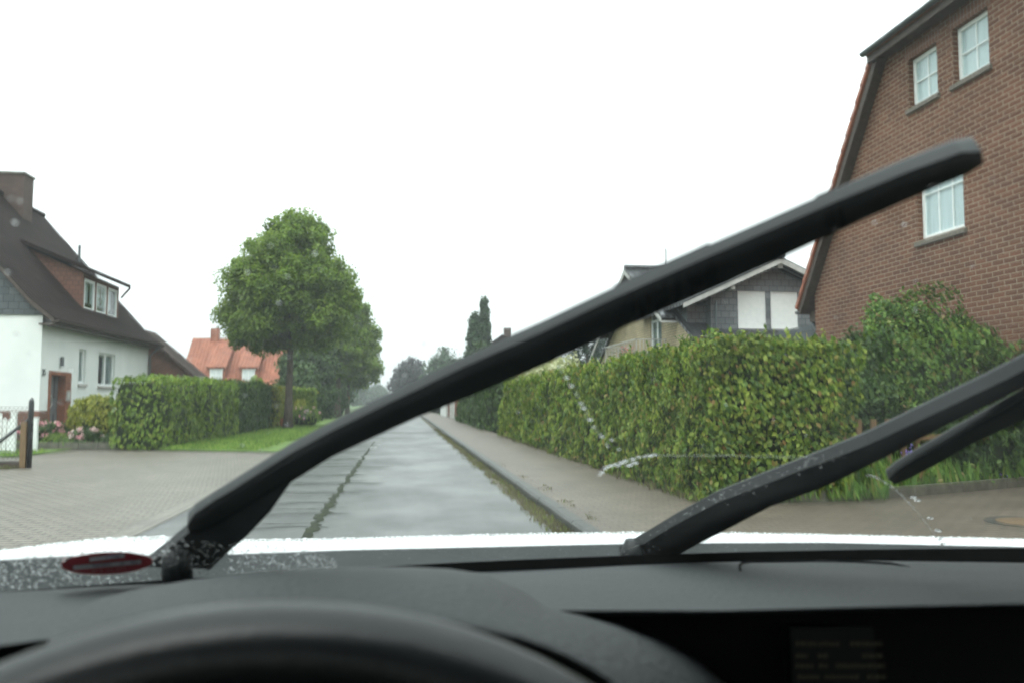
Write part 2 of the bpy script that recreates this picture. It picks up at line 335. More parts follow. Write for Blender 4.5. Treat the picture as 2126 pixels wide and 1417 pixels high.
# road, paving, ground
def road_mat():
    m, nt, b = newmat('wet_asphalt'); L = nt.links
    tc = nt.nodes.new('ShaderNodeTexCoord')
    n = nt.nodes.new('ShaderNodeTexNoise'); n.inputs['Scale'].default_value = .8; n.inputs['Detail'].default_value = 8; n.inputs['Roughness'].default_value = .6
    mp = nt.nodes.new('ShaderNodeMapping'); mp.inputs['Scale'].default_value = (.9, .6, 1); L.new(tc.outputs['Object'], mp.inputs[0]); L.new(mp.outputs[0], n.inputs['Vector'])
    r = ramp(nt, [(.35, (.038, .042, .04)), (.65, (.1, .104, .1))]); L.new(n.outputs['Fac'], r.inputs[0]); 
    f = nt.nodes.new('ShaderNodeTexNoise'); f.inputs['Scale'].default_value = 90; f.inputs['Detail'].default_value = 2; L.new(tc.outputs['Object'], f.inputs['Vector'])
    r2 = ramp(nt, [(.35, (.7, .7, .7)), (.68, (1.3, 1.3, 1.3))]); L.new(f.outputs['Fac'], r2.inputs[0])
    mm = nt.nodes.new('ShaderNodeMix'); mm.data_type = 'RGBA'; mm.blend_type = 'MULTIPLY'; mm.inputs[0].default_value = 1
    L.new(r.outputs[0], mm.inputs[6]); L.new(r2.outputs[0], mm.inputs[7]); L.new(mm.outputs[2], b.inputs['Base Color'])
    mr = nt.nodes.new('ShaderNodeMapRange'); mr.inputs['From Min'].default_value = .35; mr.inputs['From Max'].default_value = .65
    mr.inputs['To Min'].default_value = .47; mr.inputs['To Max'].default_value = .33; L.new(n.outputs['Fac'], mr.inputs[0]); L.new(mr.outputs[0], b.inputs['Roughness'])
    b.inputs['Specular IOR Level'].default_value = .5
    bp = nt.nodes.new('ShaderNodeBump'); bp.inputs['Strength'].default_value = .45; bp.inputs['Distance'].default_value = .004
    L.new(f.outputs['Fac'], bp.inputs['Height'])
    n5 = nt.nodes.new('ShaderNodeTexNoise'); n5.inputs['Scale'].default_value = 1.2; n5.inputs['Detail'].default_value = 3; L.new(mp.outputs[0], n5.inputs['Vector'])
    b2 = nt.nodes.new('ShaderNodeBump'); b2.inputs['Strength'].default_value = .12; b2.inputs['Distance'].default_value = .02
    L.new(n5.outputs['Fac'], b2.inputs['Height']); L.new(bp.outputs[0], b2.inputs['Normal']); L.new(b2.outputs[0], b.inputs['Normal'])
    return m
MAT['road'] = road_mat()
MAT['pave_left'] = bricks('grey_brown_pavers', (.175, .155, .125), (.215, .193, .158), (.022, .022, .016), .22, .12, .015, rough=.5, wob=.05, dirt=.25, spec=.4, rot=.1, dist=.006)
MAT['pave_border'] = bricks('border_pavers', (.165, .15, .125), (.195, .18, .15), (.05, .05, .035), .3, .15, .008, rough=.5, wob=.01, dirt=.25, spec=.4, rot=R(90), offset=0, dist=.006)
MAT['pave_right'] = bricks('brown_pavers', (.135, .113, .088), (.17, .142, .112), (.055, .05, .035), .2, .11, .009, rough=.5, wob=.05, dirt=.3, spec=.3, dist=.006)
MAT['lawn'] = noisy('lawn_soil_and_grass', (.06, .11, .02), (.13, .21, .035), 2.2, .9, .8, 40, dist=.03)
MAT['ground'] = noisy('garden_ground', (.035, .065, .018), (.07, .11, .03), .6, .95, .5, 8)
MAT['field'] = noisy('far_field', (.09, .16, .05), (.13, .2, .07), .02, .95)
MAT['moss'] = noisy('moss_in_crack', (.006, .009, .005), (.028, .036, .012), 12, .8, .8, 40, spec=.2)
MAT['marking'] = noisy('worn_road_paint', (.2, .21, .2), (.5, .51, .5), 9, .5)
MAT['asphalt_dark'] = noisy('dark_asphalt_patch', (.025, .027, .027), (.055, .058, .055), 5, .5, .5, 60)

# ------------------------------------------------------------------ ground, road, paving (sheets)
def sheet(name, pts, z, mat, kind='structure'):
    o = MB().poly([(x, y, z) for x, y in pts]).build(name, mat); o['kind'] = kind
    if o.data.polygons[0].normal.z < 0: o.data.flip_normals()
    return o
gx = [-3000, -400, -60, -25, -6, 2, 12, 40, 400, 3000]
sheet('ground', [(-3000, -400), (3000, -400), (3000, 4000), (-3000, 4000)], -0.03, MAT['field'])
sheet('garden_ground', [(-60, -10), (60, -10), (60, 190), (-60, 190)], -0.015, MAT['ground'])
sheet('road', [(-2.47, -12), (1.63, -12), (1.63, 150), (-2.47, 150)], 0.0, MAT['road'])
sheet('driveway', [(-40, -12), (-2.72, -12), (-2.72, 21.2), (-7.35, 23.1), (-13, 23.3), (-40, 23.3)], 0.004, MAT['pave_left'])
sheet('driveway_border', [(-2.72, -12), (-2.47, -12), (-2.47, 21.1), (-2.72, 21.2)], 0.008, MAT['pave_border'])
sheet('verge', [(-6.4, 22.76), (-2.9, 21.32), (-3.2, 26), (-2.5, 32), (-2.5, 130), (-6.4, 130)], 0.03, MAT['lawn'])
sheet('asphalt_patch', [(-3.9, 21.55), (-2.49, 21.0), (-2.49, 33.5), (-3.3, 27)], 0.012, MAT['asphalt_dark'])
sheet('garden_path', [(-6.4, 37.6), (-2.5, 37.6), (-2.5, 38.3), (-6.4, 38.3)], 0.036, MAT['pave_left'])
sheet('front_lawn', [(-14, 20.2), (-8.6, 20.2), (-8.6, 25.5), (-14, 25.5)], 0.03, MAT['lawn'])
pv = MB()
pv.poly([(1.77, 9.05, .1), (3.45, 9.05, .1), (3.45, 130, .1), (1.77, 130, .1)]).poly([(1.77, -12, .1), (14, -12, .1), (14, 12.4, .1), (8.4, 10.4, .1), (5.3, 9.18, .1), (3.45, 9.05, .1), (1.77, 9.05, .1)])
o = pv.build('pavement', MAT['pave_right']); o['kind'] = 'structure'
ks = MB(); y = 2.0
while y < 120:
    L_ = 1.0 if y < 60 else 5
    j = random.uniform(-.006, .006)
    ks.prism([(1.63+j, y+.006, -.02), (1.77+j, y+.006, -.02), (1.77+j, y+.006, .105), (1.66+j, y+.006, .105), (1.63+j, y+.006, .08)], (0, L_-.012, 0)); y += L_
o = ks.build('kerb', MAT['kerb']); o['kind'] = 'structure'
bed = MB().poly([(3.45, 9.15, .13), (5.3, 9.3, .13), (8.4, 10.5, .13), (14, 12.5, .13), (14, 24, .13), (3.45, 24, .13)])
o = bed.build('right_flower_bed', MAT['soil']); o['kind'] = 'structure'
o = MB().poly([(-13, 23.5, .1), (-7.3, 23.3, .1), (-6.5, 24, .1), (-6.5, 26, .1), (-13, 26, .1)]).build('left_flower_bed', MAT['soil']); o['kind'] = 'structure'

def ribbon(pts, w):
    L_, Rr = [], []
    for i, (x, y) in enumerate(pts):
        a = pts[max(i-1, 0)]; b = pts[min(i+1, len(pts)-1)]
        d = Vector((b[0]-a[0], b[1]-a[1])).normalized(); n = Vector((-d.y, d.x))
        ww = w(i/(len(pts)-1))
        L_.append((x+n.x*ww*random.uniform(.4, 1), y+n.y*ww*random.uniform(.4, 1), 0)); Rr.append((x-n.x*ww*random.uniform(.4, 1), y-n.y*ww*random.uniform(.4, 1), 0))
    return L_, Rr
crk = MB(); z = .005
pts = [(-.87+.06*mnoise.noise((0, y*1.3, 0))+.05*mnoise.noise((4, y*5, 0)), y) for y in np.arange(5, 27, .12)]
l, r_ = ribbon(pts, lambda t: .12*(.45+.75*abs(mnoise.noise((t*22, 3, 0)))) * (1 if t < .5 else max(.15, 1.6-1.3*t)))
crk.grid([[(a[0], a[1], z) for a in l], [(a[0], a[1], z) for a in r_]])
for k, (yy, xa, xb, w) in enumerate([(8.9, -1.5, -.9, .02), (10.1, -2.1, -.6, .025), (11.4, -2.2, -.85, .035), (12.0, -.9, -.3, .02), (12.9, -2.3, -.8, .05), (13.5, -.9, -.5, .05), (14.8, -2.3, -.85, .03), (15.6, -1.9, -.1, .02), (17.2, -2.3, -.9, .05), (19.3, -2.3, -.9, .05), (21.6, -2.2, -.9, .045)]):
    z += .0008
    ps = [(x, yy+.1*mnoise.noise((x*2.2, k*3.1, 0))) for x in np.arange(xa, xb, .07)]
    l, r_ = ribbon(ps, lambda t, w=w: 1.7*w*(.2+1.0*abs(mnoise.noise((t*9, k, 2)))))
    crk.grid([[(a[0], a[1], z) for a in l], [(a[0], a[1], z) for a in r_]])
o = crk.build('road_cracks', MAT['moss']); o['kind'] = 'structure'
wpm = MB(); z = .0035
for k, (yy, xa, xb, w) in enumerate([(8.6, -1.6, -.7, .12), (9.6, -2.0, -.5, .16), (10.6, -2.2, -.75, .2), (11.9, -2.3, -.55, .34), (13.2, -2.3, -.2, .28), (14.6, -2.35, -.6, .4), (16.4, -2.1, -.1, .3), (18.6, -2.4, -.8, .5), (21.5, -2.3, -.85, .45), (25, -2.2, -.9, .5), (29, -2.3, 1.2, .5)]):
    z += .0001; ps = [(x, yy+.25*mnoise.noise((x*1.3, k*3.1, 0))) for x in np.arange(xa, xb, .06)]
    U, D = [], []
    for i, (x, y_) in enumerate(ps):
        t = i/(len(ps)-1); e = min(1, 3*math.sin(math.pi*t)); U.append((x, y_+w*e*(.35+.8*abs(mnoise.noise((x*4, k, 1)))), z)); D.append((x, y_-w*e*(.35+.8*abs(mnoise.noise((x*4, k, 9)))), z))
    wpm.grid([U, D])
o = wpm.build('wet_road_patches', noisy('soaked_dark_asphalt', (.022, .026, .022), (.04, .045, .038), 5, .5, .4, 60, spec=.35)); o['kind'] = 'structure'
mk = MB()
for (x, y, w, l) in ((-.78, 22.8, .1, .7), (-.66, 24.3, .06, .3), (-.8, 19.2, .07, .3)):
    mk.poly([(x-w*.9, y, .016), (x+w, y+.04, .016), (x+w*.8, y+l, .016), (x-w, y+l*.85, .016)])
o = mk.build('road_markings', MAT['marking']); o['kind'] = 'structure'
sheet('road_patch', [(-2.46, 33.5), (1.62, 33.2), (1.62, 35.0), (-2.46, 35.4)], .006, MAT['asphalt_dark'])

# ------------------------------------------------------------------ foliage helpers
def nz(p, s=1.0): return mnoise.noise(Vector(p)*s)
def leaves(name, P, N, size, mat, parent=None, droop=0.5, jit=0.6, aspect=0.55, simple=False, rnd=None, A=None, fold=.12):
    n = len(P); P = np.asarray(P, float); N = np.asarray(N, float)
    N = N/np.maximum(np.linalg.norm(N, axis=1, keepdims=True), 1e-6)
    N = N + rng.normal(0, jit, (n, 3)); N /= np.linalg.norm(N, axis=1, keepdims=True)
    if A is None:
        A = rng.normal(0, 1, (n, 3)); A[:, 2] -= droop*2
    A = A - N*np.sum(A*N, axis=1, keepdims=True); A /= np.maximum(np.linalg.norm(A, axis=1, keepdims=True), 1e-6)
    B = np.cross(N, A)
    size = np.broadcast_to(np.asarray(size, float), (n,))*rng.uniform(.7, 1.25, n)
    if simple: T = np.array([(-.5, 0, 0), (-.05, .5*aspect*1.3, 0), (.5, 0, 0), (-.05, -.5*aspect*1.3, 0)])
    else: T = np.array([(-.5, 0, 0), (-.22, .44*aspect, fold*.6), (.12, .46*aspect, fold), (.5, 0, -.05), (.12, -.46*aspect, fold), (-.22, -.44*aspect, fold*.6)])
    k = len(T)
    V = P[:, None, :] + size[:, None, None]*(T[None, :, 0, None]*A[:, None, :] + T[None, :, 1, None]*B[:, None, :] + T[None, :, 2, None]*N[:, None, :])
    off = np.array(root_loc(parent)) if parent else np.zeros(3)
    V = (V.reshape(-1, 3)-off).astype(np.float32)
    me = bpy.data.meshes.new(name); me.vertices.add(n*k); me.vertices.foreach_set('co', V.ravel())
    if simple:
        loops = np.arange(n*k); fs = k; nf = n
    else:                                                        # two folded halves
        q = np.array([0, 1, 2, 3, 0, 3, 4, 5]); loops = (np.arange(n)[:, None]*k+q[None]).ravel(); fs = 4; nf = 2*n
    me.loops.add(len(loops)); me.loops.foreach_set('vertex_index', loops.astype(np.int32))
    me.polygons.add(nf); me.polygons.foreach_set('loop_start', (np.arange(nf)*fs).astype(np.int32))
    at_ = me.attributes.new('rnd', 'FLOAT', 'FACE')
    rv = rng.uniform(0, 1, n) if rnd is None else np.clip(rnd, 0, 1)
    at_.data.foreach_set('value', np.repeat(rv, nf//n).astype(np.float32))
    me.update(calc_edges=True); me.materials.append(mat)
    o = bpy.data.objects.new(name, me); COL.objects.link(o)
    if parent: o.parent = parent
    return o

def box_hedge(name, label, cat, x0b, x0t, x1, y0, y1, z0, h, mat, sizes, dens, group=None, bump=.1, zoff=None, topred=.15, faces='xyt', seed=0):
    """clipped hedge: face at x0 (x0b at the bottom, x0t at the top) towards the road, far side x1"""
    cx, cy = (x0b+x1)/2, (y0+y1)/2
    t = thing(name, label, cat, (cx, cy, z0), group)
    s = 1 if x1 > x0b else -1
    def H(y, x=0): return z0+h+.07*nz((y*.8, x, seed))+.04*nz((y*2.7, x*2, seed+5)) + (zoff(y) if zoff else 0)
    P, N, S, RV = [], [], [], []
    def add(p, n, sz, red):
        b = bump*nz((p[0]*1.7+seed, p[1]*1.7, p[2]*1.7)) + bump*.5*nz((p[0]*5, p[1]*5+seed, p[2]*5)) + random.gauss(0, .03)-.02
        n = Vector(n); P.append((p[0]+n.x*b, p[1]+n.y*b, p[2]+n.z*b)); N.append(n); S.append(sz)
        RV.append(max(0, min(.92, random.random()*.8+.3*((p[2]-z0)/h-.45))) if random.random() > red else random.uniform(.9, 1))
    for (ya, yb), sz, dn in zip(zip([y0]+sizes[0], sizes[0]+[y1]), sizes[1], dens):
        if yb <= ya: continue
        for _ in range(int((yb-ya)*h*dn)):
            y = random.uniform(ya, yb); f = random.random()**.93; zz = z0+f*(H(y)-z0)
            x = x0b+(x0t-x0b)*f
            rr = .16; top = H(y)-zz
            if top < rr: x += s*(rr-math.sqrt(max(rr*rr-(rr-top)**2, 0)))
            ed = min(y-y0, y1-y)
            if ed < .2: x += s*(.2-math.sqrt(max(.04-(.2-ed)**2, 0)))
            add((x, y, zz), (-s, 0, .25), sz, topred*(f > .85)+.02)
        w = abs(x1-x0t)
        for _ in range(int((yb-ya)*w*dn*.8)):
            y = random.uniform(ya, yb); x = x0t+s*random.uniform(0.05, w); ex = .0
            add((x, y, H(y, x)), (0, 0, 1), sz, topred)
    for ye, sy, sz, dn in ((y0, -1, sizes[1][0], dens[0]), (y1, 1, sizes[1][-1], dens[-1]*.5)):
        w = abs(x1-x0b)
        for _ in range(int(w*h*dn)):
            f = random.random(); x = x0b+(x0t-x0b)*f+s*random.random()*w; zz = z0+f*(H(ye)-z0)
            e = min(abs(x-x0b), abs(x1-x)); rr = .22; dy = (rr-math.sqrt(max(rr*rr-(rr-e)**2, 0))) if e < rr else 0
            tp = H(ye)-zz
            if tp < .16: dy += .16-math.sqrt(max(.16**2-(.16-tp)**2, 0))
            add((x, ye-sy*dy, zz), (0, sy, .25), sz, topred*(f > .85)+.02)
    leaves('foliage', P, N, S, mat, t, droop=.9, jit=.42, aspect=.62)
    c = MB(); i = .16
    ny = max(3, int((y1-y0)/1.0)); ys = np.linspace(y0+i, y1-i, ny)
    prof = lambda y: [(x0b+s*i, y, z0), (x0t+s*i, y, H(y)-.3), (x0t+s*(i+.15), y, H(y)-.15), (x1-s*(i+.1), y, H(y)-.15), (x1-s*i, y, H(y)-.3), (x1-s*i, y, z0)]
    c.grid([prof(y) for y in ys]); c.poly(prof(ys[0])); c.poly(prof(ys[-1]))
    c.build('twigs', MAT['core'], t)
    # shoots sticking out of the top
    return t

def trunk_mesh(mb, base, top, r0, r1, sides=9, wob=.06, seg=8):
    pts, rr = [], []
    for i in range(seg+1):
        t = i/seg; p = Vector(base).lerp(Vector(top), t); p += Vector((nz((t*3, base[1], 1))*wob, nz((t*3, base[1], 7))*wob, 0))*min(1, t*3)
        pts.append(p); rr.append((r0+(r1-r0)*t)*(1.35 if i == 0 else 1))
    mb.tube(pts, rr, sides); return pts

def crown_points(cx, cy, prof, nclump, per, rad, seed=0, flat=1.0, shell=.55, ysc=1.0):
    """clumps of leaves through a crown whose radius at height z is given by prof [(z, r, dx)]"""
    rr = random.Random(seed); zs = [p[0] for p in prof]; P, N, RV, cen = [], [], [], []
    for _ in range(nclump):
        while True:
            z = rr.uniform(zs[0], zs[-1]); R0 = np.interp(z, zs, [p[1] for p in prof])
            if rr.random() < (R0/max(p[1] for p in prof))**1.3: break
        dx = np.interp(z, zs, [p[2] if len(p) > 2 else 0 for p in prof])
        a = rr.uniform(0, 2*math.pi); q = rr.random()**shell
        Rl = R0*(1+.13*nz((math.cos(a)*1.5+seed, math.sin(a)*1.5, z*.8)))
        c = Vector((cx+dx+math.cos(a)*Rl*q*.93, cy+math.sin(a)*Rl*q*.93*ysc, z)); cen.append(c)
        cr = rad*rr.uniform(.6, 1.25); tone = rr.gauss(0, .1)
        m = int(per*rr.uniform(.6, 1.3))
        for _ in range(m):
            d = Vector((rr.gauss(0, 1), rr.gauss(0, 1), rr.gauss(0, .75)*flat)); d.normalize(); d *= cr*rr.random()**.45
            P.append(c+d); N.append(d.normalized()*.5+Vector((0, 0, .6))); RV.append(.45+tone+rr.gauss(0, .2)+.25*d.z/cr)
    return P, N, RV, cen

def tree(name, label, cat, x, y, prof, th, r0, mat, nclump=260, per=100, rad=.55, ls=.17, seed=1, group=None, z0=0.0, shell=.55, ysc=1.0):
    t = thing(name, label, cat, (x, y, z0), group)
    P, N, RV, cen = crown_points(x, y, prof, nclump, per, rad, seed, shell=shell, ysc=ysc)
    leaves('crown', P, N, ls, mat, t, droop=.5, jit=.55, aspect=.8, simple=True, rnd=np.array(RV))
    mb = MB(); ztop = prof[-1][0]; pts = trunk_mesh(mb, (x, y, z0), (x+.1, y, th+(ztop-th)*.6), r0, r0*.3)
    rr = random.Random(seed+3)
    for c in rr.sample(cen, min(22, len(cen))):
        hb = rr.uniform(th*.9, th+(ztop-th)*.45); b = Vector((x+.05, y, min(hb, c.z)))
        m_ = b.lerp(c, .5)+Vector((0, 0, -.15)); mb.tube([b, m_, c], [r0*.42, r0*.25, r0*.08], 5)
    mb.build('trunk', MAT['bark'], t, smooth=True)
    return t

def bush(name, label, cat, x, y, z0, rx, ry, h, mat, n, ls, seed=0, group=None, flowers=None, lump=.2, core=True, aspect=.6):
    t = thing(name, label, cat, (x, y, z0), group); rr = random.Random(seed)
    P, N, S = [], [], []
    for _ in range(n):
        a = rr.uniform(0, 2*math.pi); el = math.asin(rr.random()) if rr.random() > .15 else rr.uniform(-.4, 0)
        d = Vector((math.cos(a)*math.cos(el), math.sin(a)*math.cos(el), math.sin(el)))
        q = 1+lump*nz(d*2.3+Vector((seed, 0, 0)))+.09*nz(d*7)+rr.gauss(0, .035)
        P.append((x+d.x*rx*q, y+d.y*ry*q, z0+h*.42+d.z*h*.58*q)); N.append(Vector((d.x/rx, d.y/ry, d.z/h+.3/h)))
        if P[-1][2] < z0: P[-1] = (P[-1][0], P[-1][1], z0+.02)
    leaves('foliage', P, N, ls, mat, t, droop=.4, jit=.5, aspect=aspect)
    if core:
        c = MB(); rows = []
        for i in range(9):
            el = -math.pi/2*.6+(math.pi*.8)*i/8; row = []
            for k in range(15):
                a = 2*math.pi*k/14; d = Vector((math.cos(a)*math.cos(el), math.sin(a)*math.cos(el), math.sin(el))); q = .8+lump*.8*nz(d*2.3+Vector((seed, 0, 0)))
                row.append((x+d.x*rx*q, y+d.y*ry*q, max(z0, z0+h*.42+d.z*h*.58*q)))
            rows.append(row)
        c.grid(rows).build('twigs', MAT['core'], t, smooth=True)
    if flowers:
        fm, fn, fs, per = flowers; P, N = [], []
        for _ in range(fn):
            a = rr.uniform(math.pi, 2*math.pi); el = math.asin(rr.uniform(.0, .95))
            d = Vector((math.cos(a)*math.cos(el), math.sin(a)*math.cos(el), math.sin(el))); q = 1.06+lump*nz(d*2.3+Vector((seed, 0, 0)))
            c = Vector((x+d.x*rx*q, y+d.y*ry*q, z0+h*.42+d.z*h*.6*q))
            for _ in range(per):
                e = Vector((rr.gauss(0, 1), rr.gauss(0, 1), rr.gauss(0, 1))).normalized(); P.append(c+e*fs*.8); N.append(e)
        leaves('blossom', P, N, fs, fm, t, jit=.3, aspect=1.1)
    return t

def tufts(name, spots, mat, hmin, hmax, parent=None, per=14, w=.006, spread=.04, kind='stuff'):
    """upright thin blades in small tufts; spots = [(x,y,z,scale)]"""
    P, N, S, A = [], [], [], []
    for (x, y, z, sc) in spots:
        for _ in range(per):
            hh = random.uniform(hmin, hmax)*sc; a = random.uniform(0, 2*math.pi); ln = random.uniform(.1, .7)
            d = Vector((math.cos(a)*ln, math.sin(a)*ln, 1)).normalized()
            P.append(Vector((x+random.gauss(0, spread*sc), y+random.gauss(0, spread*sc), z))+d*hh*.5); A.append(d); S.append(hh)
            N.append(Vector((random.gauss(0, .3), -1, .2)))
    o = leaves(name, P, N, S, mat, parent, jit=.05, A=np.array([tuple(a) for a in A]), aspect=w/((hmin+hmax)/2)*1.6, simple=True)
    if kind and not parent: o['kind'] = kind
    return o

# ================================================================== right side: tall brick house
XW = 9.0
bh = thing('brick_house', 'tall red brown brick house with steep orange tiled roof and white lattice windows', 'house', (14, 10.5, 0.1))
wins = [(12.76, 13.56, 6.52, 7.40, 2, 2), (11.50, 12.34, 6.5, 7.42, 2, 2), (12.22, 13.44, 4.08, 5.4, 3, 2)]
def yz(y, z): return Vector((XW, y, z))
m = MB()
hu = [w for w in wins if w[2] > 5.5]; hl = [w for w in wins if w[2] < 5.5]
wall_grid(m, (XW, 0, 0), (0, 1, 0), (0, 0, 1), 3.8, 17.2, 0.1, 3.55, [], (1, 0, 0), .16)
wall_grid(m, (XW, 0, 0), (0, 1, 0), (0, 0, 1), 6.9, 14.1, 3.55, 7.66, [w[:4] for w in wins], (1, 0, 0), .16)
m.poly([yz(14.1, 3.55), yz(17.2, 3.55), yz(17.2, 3.62), yz(14.1, 7.62+.3)]); m.poly([yz(6.9, 3.55), yz(3.8, 3.55), yz(3.8, 3.62), yz(6.9, 7.62+.3)]); m.poly([yz(6.9, 7.66), yz(14.1, 7.66), yz(14.1, 7.75), yz(6.9, 7.75)])
m.box(XW+.001, 19, 17.0, 17.2, .1, 3.6); m.box(XW+.001, 19, 3.8, 4.0, .1, 3.6)
m.build('wall', MAT['brick_right'], bh, recalc=False)
rm = MB().box(XW+.5, XW+.52, 8, 13.6, 3.7, 7.5); rm.build('inner_wall', MAT['dark_room'], bh)
for y0, y1, z0, z1, nc, nr in wins:
    f = MB(); xw = XW+.10
    fr = .065
    f.box(xw, xw+.06, y0, y1, z0, z0+fr+.01).box(xw, xw+.06, y0, y1, z1-fr, z1).box(xw, xw+.06, y0, y0+fr, z0+fr+.01, z1-fr).box(xw, xw+.06, y1-fr, y1, z0+fr+.01, z1-fr)
    fo = f.build('window', MAT['white_paint'], bh, bevel=.004)
    g = MB(); w_ = (y1-y0-2*fr)
    for i in range(1, nc):
        yy = y0+fr+w_*i/nc; g.box(xw+.015, xw+.04, yy-.011, yy+.011, z0+fr, z1-fr)
    for i in range(1, nr):
        zz = z0+fr+(z1-z0-2*fr)*(.5 if nr == 2 and nc == 2 else .62); g.box(xw+.013, xw+.038, y0+fr, y1-fr, zz-.011, zz+.011)
    g.build('glazing_bar', MAT['white_paint'], fo)
    MB().box(xw+.027, xw+.031, y0+fr, y1-fr, z0+fr, z1-fr).build('pane', MAT['pane'], fo)
    c = MB(); n = 26; c.grid([[(xw+.047+.008*math.sin(k*1.9)+.004*math.sin(k*5), y0+w_*1.25*k/n, zz) for k in range(n+1)] for zz in (z0+fr*.5, z1-fr*.5)])
    c.build('curtain', MAT['curtain'], fo, smooth=True)
    MB().prism([(XW-.05, y0-.06, z0-.11), (XW+.1, y0-.06, z0-.11), (XW+.1, y0-.06, z0), (XW-.05, y0-.06, z0-.035)], (0, y1-y0+.12, 0)).build('sill', MAT['sill'], fo)
    MB().box(XW-.004, XW+.05, y0-.1, y1+.1, z1+.002, z1+.21).build('lintel', MAT['brick_soldier'], bh)
# roof: two steep slopes with a half hip over the gable
OV = 8.78; ze, ye = 3.34, 17.62; yk, zk = 14.3, 7.9; yr, zr = 10.5, 13.3
def slab(a, b, c, d, th):                     # quad with thickness, downwards along the normal
    a, b, c, d = map(Vector, (a, b, c, d)); n = (b-a).cross(d-a).normalized()
    if n.z < 0: n = -n
    return MB().prism([a, b, c, d], -n*th)
rf = MB()
def near(y): return 21-y
for mir in (False, True):
    q = (lambda y: 21-y) if mir else (lambda y: y)
    P = [Vector((OV, q(ye), ze)), Vector((OV, q(yk), zk)), Vector((16.5, q(yr), zr)), Vector((19.3, q(yr), zr)), Vector((19.3, q(ye), ze))]
    n = (P[1]-P[0]).cross(P[4]-P[0]).normalized(); n = n if n.z > 0 else -n
    rf.prism(P, -n*.06)
P = [Vector((OV-.12, yk+.08, zk-.06)), Vector((OV-.12, near(yk)-.08, zk-.06)), Vector((16.5, yr, zr+.03))]
n = (P[1]-P[0]).cross(P[2]-P[0]).normalized(); n = n if n.z > 0 else -n
rf.prism(P, -n*.06)
rfo = rf.build('roof', MAT['red_tile'], bh)
# verge tiles: stepped row along the rake
vt = MB(); d = (Vector((OV, yk, zk))-Vector((OV, ye, ze))); Ls = d.length; d.normalize(); nn = Vector((0, -d.z, d.y)); nn = -nn if nn.z < 0 else nn
k = 0; s_ = 0
while s_ < Ls-.05:
    a = Vector((OV-.03, ye, ze))+d*s_+nn*.012; e = a+d*.37+nn*.0
    vt.prism([a+nn*.035, e+nn*.002, e-nn*.07, a-nn*.075+nn*.02], (.26, 0, 0)); s_ += .33
vt.build('verge_tiles', MAT['red_tile'], rfo)
vb = MB(); a = Vector((OV+.01, ye-.02, ze-.05)); e = Vector((OV+.01, yk, zk-.1)); vb.prism([a-nn*.03, e-nn*.03, e-nn*.17, a-nn*.15], (.03, 0, 0))
vb.prism([a+Vector((.03, 0, 0))-nn*.13, e+Vector((.03, 0, 0))-nn*.13, e-nn*.15+Vector((.03, 0, 0)), a-nn*.15+Vector((.03, 0, 0))], (.3, 0, 0))
vb.build('verge_board', MAT['dark_wood'], bh)
# hip eave: dark soffit, fascia and zinc gutter
sf = MB().box(OV-.05, XW-.003, near(yk)-.1, yk+.08, 7.70, 7.74); sf.box(OV-.08, OV-.05, near(yk)-.1, yk+.08, 7.66, 7.86); sf.build('soffit', MAT['dark_wood'], bh)
def gutter(pts, r, name, parent, mat):
    a, b = map(Vector, pts); d = (b-a).normalized(); side = d.cross(Vector((0, 0, 1))).normalized(); rows = []
    for p in (a, b): rows.append([p+side*r*math.cos(t)+Vector((0, 0, -r*math.sin(t))) for t in np.linspace(0, math.pi, 9)])
    rows2 = [[p+side*(r*.9)*math.cos(t)+Vector((0, 0, -(r*.9)*math.sin(t))) for t in np.linspace(math.pi, 0, 9)] for p in (a, b)]
    mb = MB().grid(rows).grid(rows2); mb.poly(rows[0]); mb.poly(rows[1])
    return mb.build(name, mat, parent)
gutter([(OV-.15, yk+.1, 7.86), (OV-.15, near(yk)-.1, 7.86)], .07, 'gutter', bh, MAT['gutter'])
# far eave: boxed eave, gutter and downpipe at the corner
MB().box(OV+.25, 19, 17.2, 17.5, 3.02, 3.25).build('eave_box', MAT['dark_wood'], bh)
gutter([(OV+.02, ye+.06, 3.28), (19, ye+.06, 3.28)], .07, 'gutter', bh, MAT['gutter'])
MB().tube([(XW+.15, ye+.04, 3.2), (XW+.15, ye-.05, 3.0), (XW+.15, 17.3, 2.7), (XW+.15, 17.26, .2)], .045, 8).build('downpipe', MAT['gutter'], bh, smooth=True)
MB().box(9.25, 12.5, 17.3, 19.6, .1, 3.0).build('side_porch', MAT['slate_wall'], bh)

# ================================================================== right side: house with slate gable, balcony, yellow brick
gh = thing('slate_gable_house', 'house with slate clad gable, two closed white shutters and yellow brick balcony wall', 'house', (13, 29, 0.1))
XG = 8.6; Y0, Y1, ZE, YR, ZR = 23.2, 35.8, 2.95, 29.5, 6.15
sl_ = (ZR-ZE)/(YR-Y0)
gz = lambda y: ZE+sl_*(min(y, 2*YR-y)-Y0)
m = MB()
dY = (26.9, 28.2)
wall_grid(m, (XG, 0, 0), (0, 1, 0), (0, 0, 1), Y0+.05, Y1-.05, .1, ZE-.15, [], (1, 0, 0), .15)
ph = [Vector((XG, y, z)) for y, z in ((Y0+.05, ZE-.15), (dY[0], ZE-.15), (dY[0], gz(dY[0])-.2), (Y0+.05, ZE-.1))]; m.poly(ph)
m.poly([(XG, dY[0], 4.5), (XG, dY[1], 4.5), (XG, dY[1], gz(dY[1])-.2), (XG, dY[0], gz(dY[0])-.2)])
m.poly([(XG, dY[1], ZE-.15), (XG, Y1-.05, ZE-.15), (XG, Y1-.05, ZE-.1), (XG, YR, ZR-.2), (XG, dY[1], gz(dY[1])-.2)])
m.box(XG+.001, 17, Y0+.05, Y0+.25, .1, ZE-.2)
